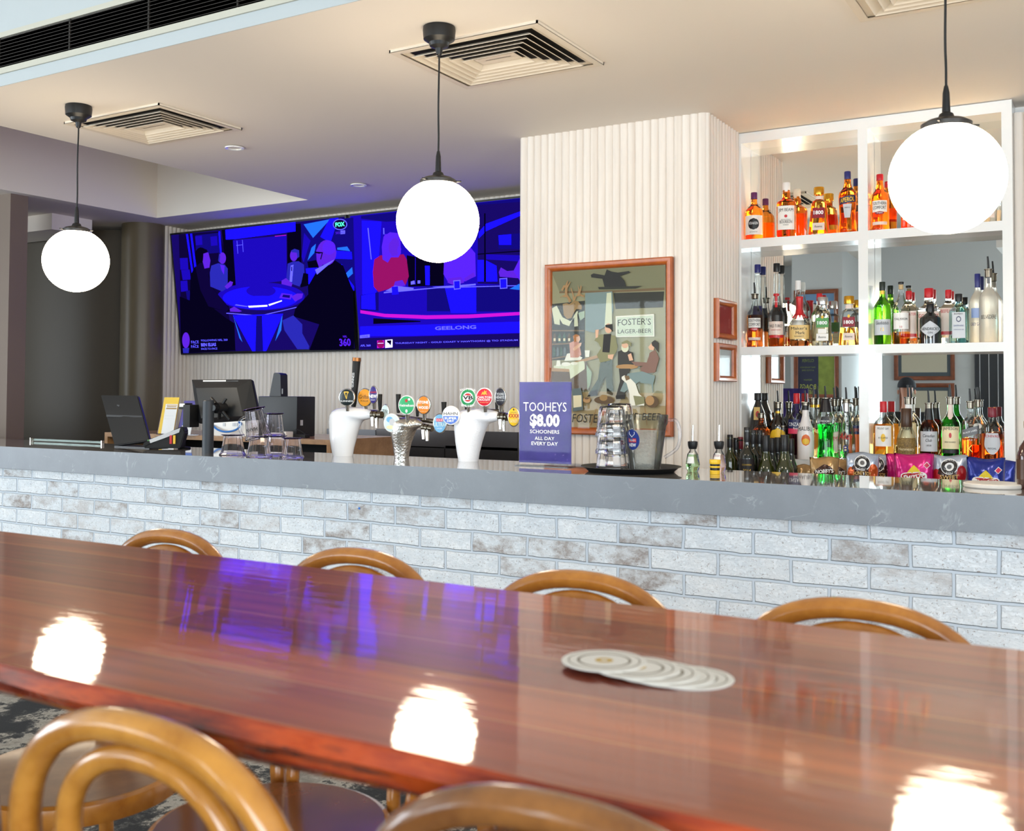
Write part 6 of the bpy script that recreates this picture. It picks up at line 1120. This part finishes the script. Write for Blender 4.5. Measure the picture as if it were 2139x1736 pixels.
# customer display, tilted, far left
cd = thing('customer_display', (PY(272, 925, 3.60).x, 3.62, ZT), 'tilted black tablet-like screen standing at the left end of the counter', 'monitor')
qd2 = [pw(133, 378, 3.74), pw(478, 382, 3.74), pw(590, 800, 3.56), pw(262, 850, 3.56)]
cdz = ZT + .004
_, n2 = slab('display_shell', qd2, .022, mat('display_black', (30, 30, 31), .45), cd)
for p in _.data.vertices: p.co.z = max(p.co.z, .001)
part(Box('display_foot', qd2[3].x, qd2[2].x, 3.56, 3.68, ZT, ZT + .006, 'black_plastic'), cd)
part(poly('display_ridge', [p + n2 * .003 for p in (pw(190, 565, 3.66), pw(525, 575, 3.655), pw(530, 590, 3.65), pw(192, 585, 3.655))], 'grey_plastic'), cd)
part(text('hp', lambda u, v_: pw(302, 480, 3.69) + n2 * .003 + Vector((u, 0, v_)), .018, .012, 'grey_plastic', None), cd)
# card terminal
ct0 = PZ(345, 938, ZT); ct = thing('card_terminal', (ct0.x, ct0.y, ZT), 'grey and black card payment terminal with coloured keys on the counter', 'card terminal', rz=-.95); ct.scale = (1.2, 1.1, 1.4)
b_ = bmesh.new(); vs = [(-.036, -.085, .004), (.036, -.085, .004), (.038, .075, .004), (-.038, .075, .004), (-.036, -.090, .022), (.036, -.090, .022), (.038, .0, .050), (-.038, .0, .050), (.038, .085, .082), (-.038, .085, .082), (.034, .095, .060), (-.034, .095, .060)]
v = [b_.verts.new(p) for p in vs]
for q in ((3, 2, 1, 0), (0, 1, 5, 4), (4, 5, 6, 7), (7, 6, 8, 9), (9, 8, 10, 11), (11, 10, 2, 3), (1, 2, 10, 8), (1, 8, 6), (1, 6, 5), (3, 0, 4), (3, 4, 7), (3, 7, 9), (3, 9, 11)): b_.faces.new([v[i] for i in q])
bmesh.ops.bevel(b_, geom=list(b_.edges), offset=.004, segments=2, affect='EDGES'); fin('terminal_body', b_, 'matte_black', ct, auto=35)
b_ = bmesh.new(); 
for s_ in (-1, 1):
    q = [b_.verts.new(p) for p in ((s_ * .0395, -.06, .034), (s_ * .0395, .0, .053), (s_ * .0395, .075, .076), (s_ * .0395, .070, .060), (s_ * .0395, .0, .038), (s_ * .0395, -.055, .022))]; b_.faces.new(q)
fin('side_trim', b_, 'lab_silver', ct)
poly('terminal_screen', [(-.026, .015, .0575), (.026, .015, .0575), (.026, .072, .0788), (-.026, .072, .0788)], mat('lcd_grey', (120, 132, 134), .2), ct)
for r in range(4):
    for c in range(3):
        mm = 'lab_grey' if r < 3 else ('lab_red', 'lab_yellow', 'lab_green')[c]; y = -.012 - r * .018; z = .0505 + (y) * .31
        Box('key', -.024 + c * .018, -.012 + c * .018, y - .006, y + .006, z - .001, z + .0035, mm if mm != 'lab_grey' else 'grey_plastic', ct)
Box('pen_clip', .036, .044, .03, .04, .02, .05, 'lab_red', ct); Box('pen_clip', .036, .044, .045, .055, .02, .05, 'lab_yellow', ct)
# bench behind: plywood top with a recess under it
Yb0 = 4.45; zb_ = PY(600, 916, Yb0).z; xr_ = PY(690, 920, Yb0).x; xl_ = PY(330, 900, Yb0).x - .5
bb = thing('till_bench', ((xl_ + xr_) / 2, Yb0, 0), 'plywood-topped back bench behind the till and jugs', 'bench')
part(Box('bench_top', xl_, xr_, Yb0, Yb0 + .62, zb_ - .028, zb_, 'plywood'), bb); part(Box('side_panel', xr_ - .028, xr_, Yb0 + .002, Yb0 + .62, 0, zb_ - .028, 'plywood'), bb); part(Box('back_board', xl_, xr_ - .028, Yb0 + .60, Yb0 + .62, 0, zb_ - .028, 'black_void'), bb); part(Box('side_panel', xl_, xl_ + .028, Yb0, Yb0 + .60, 0, zb_ - .028, 'plywood'), bb); part(Box('lower_shelf', xl_ + .028, xr_ - .028, Yb0 + .05, Yb0 + .60, .4, .42, 'plywood'), bb)
# receipt printer + handset on it
Yp = 4.62; pr_ = thing('receipt_printer', (pw(1775, 760, Yp).x, Yp, zb_), 'tall black box printer on the back bench right of the till', 'printer')
part(Box('printer_body', pw(1600, 500, Yp).x, pw(1962, 500, Yp).x, Yp, Yp + .16, zb_, pw(1780, 392, Yp).z, 'black_plastic', bev=.008), pr_)
part(Box('side_port', pw(1948, 600, Yp).x - .004, pw(1962, 600, Yp).x + .002, Yp + .03, Yp + .05, pw(1780, 660, Yp).z, pw(1780, 610, Yp).z, 'lab_silver'), pr_)
for k, (x, y) in enumerate(((1750, 530), (1770, 530), (1760, 518), (1780, 540))): 
    q = pw(x, y, Yp); part(Box('indicator', q.x - .002, q.x + .002, Yp - .001, Yp + .002, q.z - .002, q.z + .002, 'grey_plastic'), pr_)
ph_ = thing('router', (pw(1760, 385, Yp + .06).x, Yp + .06, pw(1780, 392, Yp).z), 'upright wedge-shaped black device standing on the printer', 'device')
part(poly('device_body', [pw(x, y, Yp + .03) for x, y in ((1705, 392), (1745, 180), (1755, 172), (1795, 178), (1808, 192), (1812, 392))], 'black_plastic', thick=.06), ph_)
part(Box('device_slot', pw(1790, 300, Yp).x, pw(1800, 300, Yp).x, Yp + .028, Yp + .031, pw(1790, 370, Yp).z, pw(1790, 320, Yp).z, 'lab_grey'), ph_)
# network box with blue cable below the screen
nb = thing('network_box', (pw(1300, 700, 4.5).x, 4.52, zb_), 'white socket box with blue cables on the bench behind the till', 'socket box')
part(Box('box_body', pw(1080, 700, 4.5).x, pw(1490, 700, 4.5).x, 4.50, 4.58, zb_, pw(1280, 615, 4.5).z, 'lab_white', bev=.003), nb)
for x in (1285, 1375, 1400):
    q = pw(x, 655, 4.498); part(Box('socket', q.x - .010, q.x + .010, 4.496, 4.5, q.z - .010, q.z + .010, 'lab_silver'), nb)
cb_ = thing('blue_cable', (pw(1300, 715, 4.48).x, 4.47, zb_), 'bright blue network cable looped in front of the white socket box', 'cable'); part(Tube('cable', smooth_path([pw(1175, 660, 4.49), pw(1230, 705, 4.47), pw(1310, 722, 4.46), pw(1400, 700, 4.47), pw(1440, 650, 4.49), pw(1420, 632, 4.495)], 6), .006, mat('cable_blue', (50, 120, 200), .4)), cb_)
wb = thing('white_box', (pw(1850, 745, 4.5).x, 4.5, zb_), 'small white box on the bench behind the purple-rimmed jug', 'box'); part(Box('carton', pw(1700, 745, 4.5).x, pw(1882, 745, 4.5).x, 4.48, 4.54, zb_, pw(1790, 718, 4.5).z, 'lab_white', bev=.003), wb)
pb_ = thing('power_adapter', (pw(1975, 765, 4.56).x, 4.56, zb_), 'black power adapter and lead beside the printer', 'adapter'); part(Box('adapter', pw(1900, 765, 4.56).x, pw(2060, 765, 4.56).x, 4.54, 4.58, zb_, zb_ + .02, 'matte_black', bev=.003), pb_); part(Tube('lead', smooth_path([pw(1955, 700, 4.6), pw(1990, 710, 4.57), pw(2040, 745, 4.55), pw(2050, 765, 4.55)], 5), .003, 'matte_black'), pb_)
# receipt spike / scanner on a slim stand
sp2 = PZ(388, 928, ZT); ss = thing('scanner_stand', (pw(915, 810, 3.66).x, 3.66, ZT), 'slim black scanner on a thin pole left of the till', 'scanner')
zz = pw(920, 470, 3.66).z - ZT
Lathe('stand_foot', [(.030, 0), (.032, .003), (.028, .008), (.008, .011)], 'matte_black', ss, 32)
Tube('pole', [(0, 0, .008), (-.002, 0, zz * .5), (.004, 0, zz)], .0055, 'matte_black', ss, 10); Box('scanner_head', -.020, .030, -.022, .022, zz - .022, zz + .008, 'matte_black', ss, bev=.004); poly('white_tag', [(-.014, -.0235, zz - .010), (.024, -.0235, zz - .010), (.024, -.0235, zz + .006), (-.014, -.0235, zz + .006)], 'lab_white', ss)
# leaflet racks
def leaflets(x0, x1, y0, y1, m1, m2, lab, lines):
    Y = 4.40; A, B = pw(x0, y1, Y), pw(x1, y0, Y); zb0 = zb_ 
    t = thing('leaflet_rack', ((A.x + B.x) / 2, Y, ZT * 0 + zb0), lab, 'leaflet rack', 'leaflet racks behind the counter'); hw = (B.x - A.x) / 2; h_ = B.z - zb0
    Box('rack_base', -hw, hw, .0, .06, 0, .006, 'clear_plastic', t)
    for k in range(4):
        dx = -.014 * (3 - k); b2 = bmesh.new(); y = .045 - .010 * k; top = h_ - .010 * abs(3 - k)
        vs = [b2.verts.new(p) for p in ((-hw + dx, y, .006), (hw - .02 + dx, y, .006), (hw - .004 + dx, y + .03, top), (-hw + .018 + dx, y + .03, top))]; b2.faces.new(vs); r_ = bmesh.ops.extrude_face_region(b2, geom=b2.faces[:]); bmesh.ops.translate(b2, verts=[e for e in r_['geom'] if isinstance(e, bmesh.types.BMVert)], vec=(0, .0035, 0))
        fin('leaflet', b2, m1 if k in (1, 3) else m2, t)
    # printed panel of the front leaflet
    def fl(u, v_): return Vector((-.001 + u * 1 + .014 * v_ / h_, .015 + .03 * v_ / h_ - .0016, v_))
    P_ = lambda u0, u1, v0, v1, mm, o=0: poly('print', [fl(u0, v0 * h_) - Vector((0, o, 0)), fl(u1, v0 * h_) - Vector((0, o, 0)), fl(u1, v1 * h_) - Vector((0, o, 0)), fl(u0, v1 * h_) - Vector((0, o, 0))], mm, t)
    for (u0, u1, v0, v1, mm) in lines: P_(u0 * hw, u1 * hw, v0, v1, mm)
    return t
YL = mat('leaflet_yellow', (238, 196, 44), .5); mat('leaflet_purple', (70, 56, 140), .5); mat('leaflet_white', (236, 236, 236), .5); mat('leaflet_blue', (50, 100, 190), .5); mat('leaflet_tan', (206, 160, 70), .5)
leaflets(650, 818, 402, 760, 'leaflet_yellow', 'leaflet_purple', 'rack of yellow leaflets against the fluted wall', [(-.62, .75, .02, .82, 'leaflet_white'), (-.5, .7, .78, .80, 'leaflet_tan'), (-.45, .65, .74, .765, 'leaflet_tan'), (-.5, .7, .68, .72, 'leaflet_tan'), (-.5, .5, .5, .505, 'lab_silver'), (-.5, .6, .42, .425, 'lab_silver')])
leaflets(835, 975, 434, 760, 'leaflet_purple', 'leaflet_purple', 'rack of purple and blue leaflets behind the scanner', [(-.6, .75, .30, .50, 'leaflet_blue'), (-.6, .75, .02, .28, 'leaflet_white')])
# low glass screen at the far left end
gs = thing('glass_screen', (PY(120, 930, 3.72).x, 3.72, ZT), 'low clear glass screen at the far left end of the counter', 'glass screen'); a, b2_ = PY(64, 916, 3.70), PY(240, 916, 3.78)
part(Box('pane', a.x, b2_.x, 3.70, 3.706, ZT + .004, a.z, thin('screen_sheet', (236, 246, 240), refl=.1, dens=.8)), gs); part(Box('pane_clip', a.x, a.x + .006, 3.695, 3.712, ZT, a.z + .004, 'chrome'), gs); part(Box('pane_clip', b2_.x - .006, b2_.x, 3.695, 3.712, ZT, a.z + .004, 'chrome'), gs)
# wall tiles and metal panel low on the back wall
yt_ = YW - .018
def wtile(x0, x1, y0, y1, m_, name, lab, cat, grp=None):
    a, c = PY(x0, y1, yt_), PY(x1, y0, yt_); t = Box(name, a.x, c.x, yt_ - .012, yt_ + .006, a.z, c.z, m_); tag(t, lab, cat, grp); return t
mat('tile_dark', (64, 62, 62), .22, coat=.3); mat('tile_steel', (96, 92, 92), .22, .3)
wtile(684, 786, 898, 980, mat('grey_panel', (150, 154, 162), .35), 'metal_panel', 'light grey metal panel low on the wall behind the left font', 'panel')
for k, (x0, x1, y0, y1, lab) in enumerate(((788, 1083, 903, 931, 'upper dark grey glossy wall tile behind the beer fonts'), (788, 930, 934, 975, 'lower dark grey wall tile left of the chrome font base'), (932, 1083, 936, 975, 'lower dark grey wall tile between the chrome and right fonts'))): wtile(x0, x1, y0, y1, 'tile_dark' if k else 'tile_steel', 'wall_tile', lab, 'tile', 'dark tiles low on the back wall')

# ================================================================== BEHIND THE VIEWER (seen in the shelf mirrors)
VM = 2 * (YM - .004)
def MV(px, py, Yr):          # point on the plane y = Yr that shows at this pixel in the mirror
    p = PY(px, py, VM - Yr); return Vector((p.x, Yr, p.z))
a, c = MV(1651, 560, -3.4), MV(1757, 560, -3.4)
st(Box('wall_nib', a.x, c.x, -4.5, -3.4, 0, 3.72, 'grey_wall'))
def gallery(x0, x1, y0, y1, Yr, lab, bg_, extra=(), grp='framed prints on the wall behind the viewer', w_=.055):
    A, B = MV(x0, y1, Yr), MV(x1, y0, Yr); t = thing('framed_print', ((A.x + B.x) / 2, Yr, A.z), lab, 'picture', grp, rz=pi); hw = abs(B.x - A.x) / 2; h_ = B.z - A.z
    b2 = bmesh.new(); frame(b2, -hw, hw, 0, h_, 0, w_, .03); fin('frame', b2, 'frame_wood_dark', t, auto=45); poly('print', [(-hw + .02, -.004, .02), (hw - .02, -.004, .02), (hw - .02, -.004, h_ - .02), (-hw + .02, -.004, h_ - .02)], bg_, t)
    for k, (u0, u1, v0, v1, mm) in enumerate(extra): poly('printed_panel', [(hw * u, -.0045 - .0006 * k, h_ * v_) for u, v_ in ((u0, v0), (u1, v0), (u1, v1), (u0, v1))], mm, t)
    return t, hw, h_
pt, hw, h_ = gallery(1659, 1752, 752 - 22, 832, -3.39, 'green and navy beer poster in brown frame, reflected in the bottom left mirror', mat('poster_green', (142, 160, 70), .6, noise=.6, nscale=9), [(-.10, .84, .08, .92, mat('poster_navy', (44, 48, 72), .6))])
for s_, v_, wd, ht in (('YOUNG LADY', .90, .8, .05), ('CLEVER', .78, .6, .06), ('WHAT YOU DO WITH', .64, .75, .03), ('A COLD ONE', .58, .6, .03), ('PREMIUM', .38, .4, .03), ('BOAGS', .24, .8, .10), ('BEER', .13, .6, .08)): text(s_, lambda u, q: Vector((hw * .37 + u, -.0062, h_ * v_ + q)), wd * hw * .9, ht * h_, 'poster_green' if s_ not in ('BOAGS', 'BEER') else mat('poster_lime', (176, 184, 80), .6), pt)
t, hw, h_ = gallery(1657, 1749, 538, 662, -3.39, 'blue print with pale globe in brown frame, reflected in the middle left mirror', mat('print_blue', (112, 148, 184), .6))
poly('globe_print', [(hw * .2 + .20 * cos(a_), -.0055, h_ * .5 + .20 * sin(a_)) for a_ in [2 * pi * k / 32 for k in range(32)]], mat('print_pale', (196, 192, 178), .6), t)
Tube('globe_outline', [(hw * .2 + .20 * cos(a_), -.007, h_ * .5 + .20 * sin(a_)) for a_ in [2 * pi * k / 32 for k in range(32)]], .006, 'black_ink', t, 6, closed=True)
gallery(1868, 1994, 690, 794.5, YB + .004, 'upper wide certificate in brown frame, reflected in the bottom right mirror', mat('print_dark', (70, 84, 90), .3), [(-.75, .75, .16, .85, mat('print_paper', (196, 190, 168), .6))])
gallery(1880, 1994, 800.5, 905, YB + .004, 'lower certificate in brown frame, reflected behind the cap-wearing person', 'print_dark', [(-.75, .75, .16, .85, 'print_paper')])
A = MV(2036, 745, YB + .02); B = MV(2098, 900, YB + .02)
dr = Box('door_1', A.x, B.x + .5, YB + .001, YB + .04, 0, A.z + .55, mat('door_dark', (34, 42, 48), .3)); st(dr)
b_ = bmesh.new()
for k in range(7): x = A.x + .06 + k * .11; box(b_, x, x + .008, YB + .04, YB + .05, .05, A.z + .5)
fin('door_slats', b_, 'lab_silver', dr)
# seated person in cap, back to the bar
def skin_body(name, joints, edges, m_, parent, root=0, sub=2):
    me = bpy.data.meshes.new(name); me.from_pydata([j[:3] for j in joints], edges, []); o = link(name, me, m_, parent)
    md = o.modifiers.new('skin', 'SKIN'); md.use_smooth_shade = True; sv = me.skin_vertices[0].data
    for k, j in enumerate(joints): sv[k].radius = (j[3], j[4] if len(j) > 4 else j[3]); sv[k].use_root = (k == root)
    s_ = o.modifiers.new('sub', 'SUBSURF'); s_.levels = sub; s_.render_levels = sub; return o
pv = MV(1893, 812, -1.4)
pn = thing('person', (pv.x, -1.4, 0), 'person in black shirt and dark cap, back turned, reflected in the mirror', 'person', rz=0)
mat('skin_tone', (196, 142, 116), .5); mat('black_cloth', (24, 25, 28), .85); mat('dark_denim', (40, 46, 62), .85)
hz = pv.z - .02; sh_z = hz - .27; hip = sh_z - .46
# local -y is away from the bar (facing the windows)
J = [(0, 0, hip, .135, .12), (0, .01, hip + .18, .125, .10), (0, .01, hip + .36, .145, .105), (0, 0, sh_z + .0, .10, .08), (0, -.01, sh_z + .09, .052), (0, -.02, hz - .06, .055), (0, -.03, hz + .02, .078, .09), (0, -.03, hz + .075, .06, .07),
     (-.17, 0, sh_z - .02, .060), (-.24, -.04, sh_z - .26, .045), (-.17, -.27, sh_z - .30, .033), (-.12, -.36, sh_z - .31, .028), (.17, 0, sh_z - .02, .060), (.24, -.04, sh_z - .26, .045), (.17, -.27, sh_z - .30, .033), (.12, -.36, sh_z - .31, .028),
     (-.10, -.02, hip - .02, .085), (-.13, -.42, hip - .01, .062), (-.13, -.44, hip - .30, .048), (-.13, -.42, .09 + max(0, hip - .60), .036), (-.13, -.56, .06 + max(0, hip - .60), .034), (.10, -.02, hip - .02, .085), (.13, -.42, hip - .01, .062), (.13, -.44, hip - .30, .048), (.13, -.42, .09 + max(0, hip - .60), .036), (.13, -.56, .06 + max(0, hip - .60), .034)]
E_ = [(0, 1), (1, 2), (2, 3), (3, 4), (4, 5), (5, 6), (6, 7), (2, 8), (8, 9), (9, 10), (10, 11), (2, 12), (12, 13), (13, 14), (14, 15), (0, 16), (16, 17), (17, 18), (18, 19), (19, 20), (0, 21), (21, 22), (22, 23), (23, 24), (24, 25)]
skin_body('body', J, E_, 'skin_tone', pn)
skin_body('shirt', [(0, .0, hip - .02, .15, .135), (0, .01, hip + .18, .14, .115), (0, .01, hip + .36, .162, .12), (0, 0, sh_z + .03, .085, .075), (-.175, 0, sh_z - .02, .075), (-.22, -.03, sh_z - .17, .064), (.175, 0, sh_z - .02, .075), (.22, -.03, sh_z - .17, .064)], [(0, 1), (1, 2), (2, 3), (2, 4), (4, 5), (2, 6), (6, 7)], 'black_cloth', pn)
skin_body('trousers', [(0, 0, hip - .01, .142, .13)] + [(j[0], j[1], j[2], j[3] * 1.15) for j in (J[16], J[17], J[18], J[19], J[21], J[22], J[23], J[24])], [(0, 1), (1, 2), (2, 3), (3, 4), (0, 5), (5, 6), (6, 7), (7, 8)], 'dark_denim', pn)
b_ = bmesh.new(); bmesh.ops.create_uvsphere(b_, u_segments=32, v_segments=16, radius=1)
for v in list(b_.verts): 
    if v.co.z < -.12: v.co.z = -.12
for v in b_.verts: v.co = Vector((v.co.x * .096, v.co.y * .112 - .028, v.co.z * .105 + hz + .045))
fin('cap', b_, mat('cap_cloth', (30, 34, 42), .8), pn, smooth=True)
b_ = bmesh.new(); n = 12; A_ = [b_.verts.new((.075 * cos(pi + pi * k / n), -.11 + .07 * sin(pi + pi * k / n), hz + .035)) for k in range(n + 1)]; b_.faces.new(A_); r_ = bmesh.ops.extrude_face_region(b_, geom=b_.faces[:]); bmesh.ops.translate(b_, verts=[e for e in r_['geom'] if isinstance(e, bmesh.types.BMVert)], vec=(0, 0, .006)); fin('cap_peak', b_, 'cap_cloth', pn)
for s_ in (-1, 1):
    b_ = bmesh.new(); bmesh.ops.create_uvsphere(b_, u_segments=12, v_segments=8, radius=1)
    for v in b_.verts: v.co = Vector((v.co.x * .010 + s_ * .088, v.co.y * .016 - .02, v.co.z * .028 + hz - .015))
    fin('ear', b_, 'skin_tone', pn, smooth=True)
    b_ = bmesh.new(); bmesh.ops.create_uvsphere(b_, u_segments=10, v_segments=8, radius=.011)
    for v in b_.verts: v.co += Vector((s_ * .030, -.112, hz - .005))
    fin('eye', b_, 'white_ink', pn, smooth=True)
b_ = bmesh.new(); bmesh.ops.create_cone(b_, segments=10, radius1=.014, radius2=.005, depth=.045)
for v in b_.verts: v.co += Vector((0, -.125, hz - .025))
fin('nose', b_, 'skin_tone', pn, smooth=True)
for s_ in (-1, 1):       # hands resting together on the lap
    hx, hy, hzz = s_ * .12, -.36, sh_z - .31
    Jh = [(hx, hy, hzz, .024, .014), (hx - s_ * .010, hy - .05, hzz - .005, .032, .012)]; Eh = [(0, 1)]
    for q in range(4):
        o_ = (q - 1.5) * .017; ln = (.030, .036, .034, .026)[q]; b0 = len(Jh)
        Jh += [(hx - s_ * .012 + o_, hy - .075, hzz - .006, .0085), (hx - s_ * .014 + o_, hy - .075 - ln, hzz - .014, .0078), (hx - s_ * .014 + o_, hy - .070 - ln * 1.7, hzz - .034, .0065)]; Eh += [(1, b0), (b0, b0 + 1), (b0 + 1, b0 + 2)]
    b0 = len(Jh); Jh += [(hx - s_ * .032, hy - .030, hzz - .006, .010), (hx - s_ * .046, hy - .060, hzz - .014, .008)]; Eh += [(0, b0), (b0, b0 + 1)]
    skin_body('hand', Jh, Eh, 'skin_tone', pn, sub=1)
    b_ = bmesh.new(); box(b_, s_ * .13 - .045, s_ * .13 + .045, -.60, -.36, max(0, hip - .60) + .001, max(0, hip - .60) + .08, bev=.02); fin('shoe', b_, 'matte_black', pn, auto=40)
sz = hip - .155
cs = thing('bar_chair', (pv.x, -1.42, 0), 'dark stool the cap-wearing person sits on, behind the viewer', 'stool'); Lathe('seat', [(.19, sz - .04), (.20, sz - .03), (.20, sz)], 'seat_wood_dark', cs, 40)
for sx, sy in ((1, 1), (1, -1), (-1, 1), (-1, -1)): Tube('leg', [(sx * .13, sy * .13, sz - .03), (sx * .17, sy * .17, 0)], .016, 'bentwood_brown', cs, 10)
if hip - .60 > .05: Tube('foot_ring', [(.165 * cos(a_), .165 * sin(a_) , .25) for a_ in [2 * pi * k / 32 for k in range(32)]], .010, 'bentwood_brown', cs, 8, closed=True)
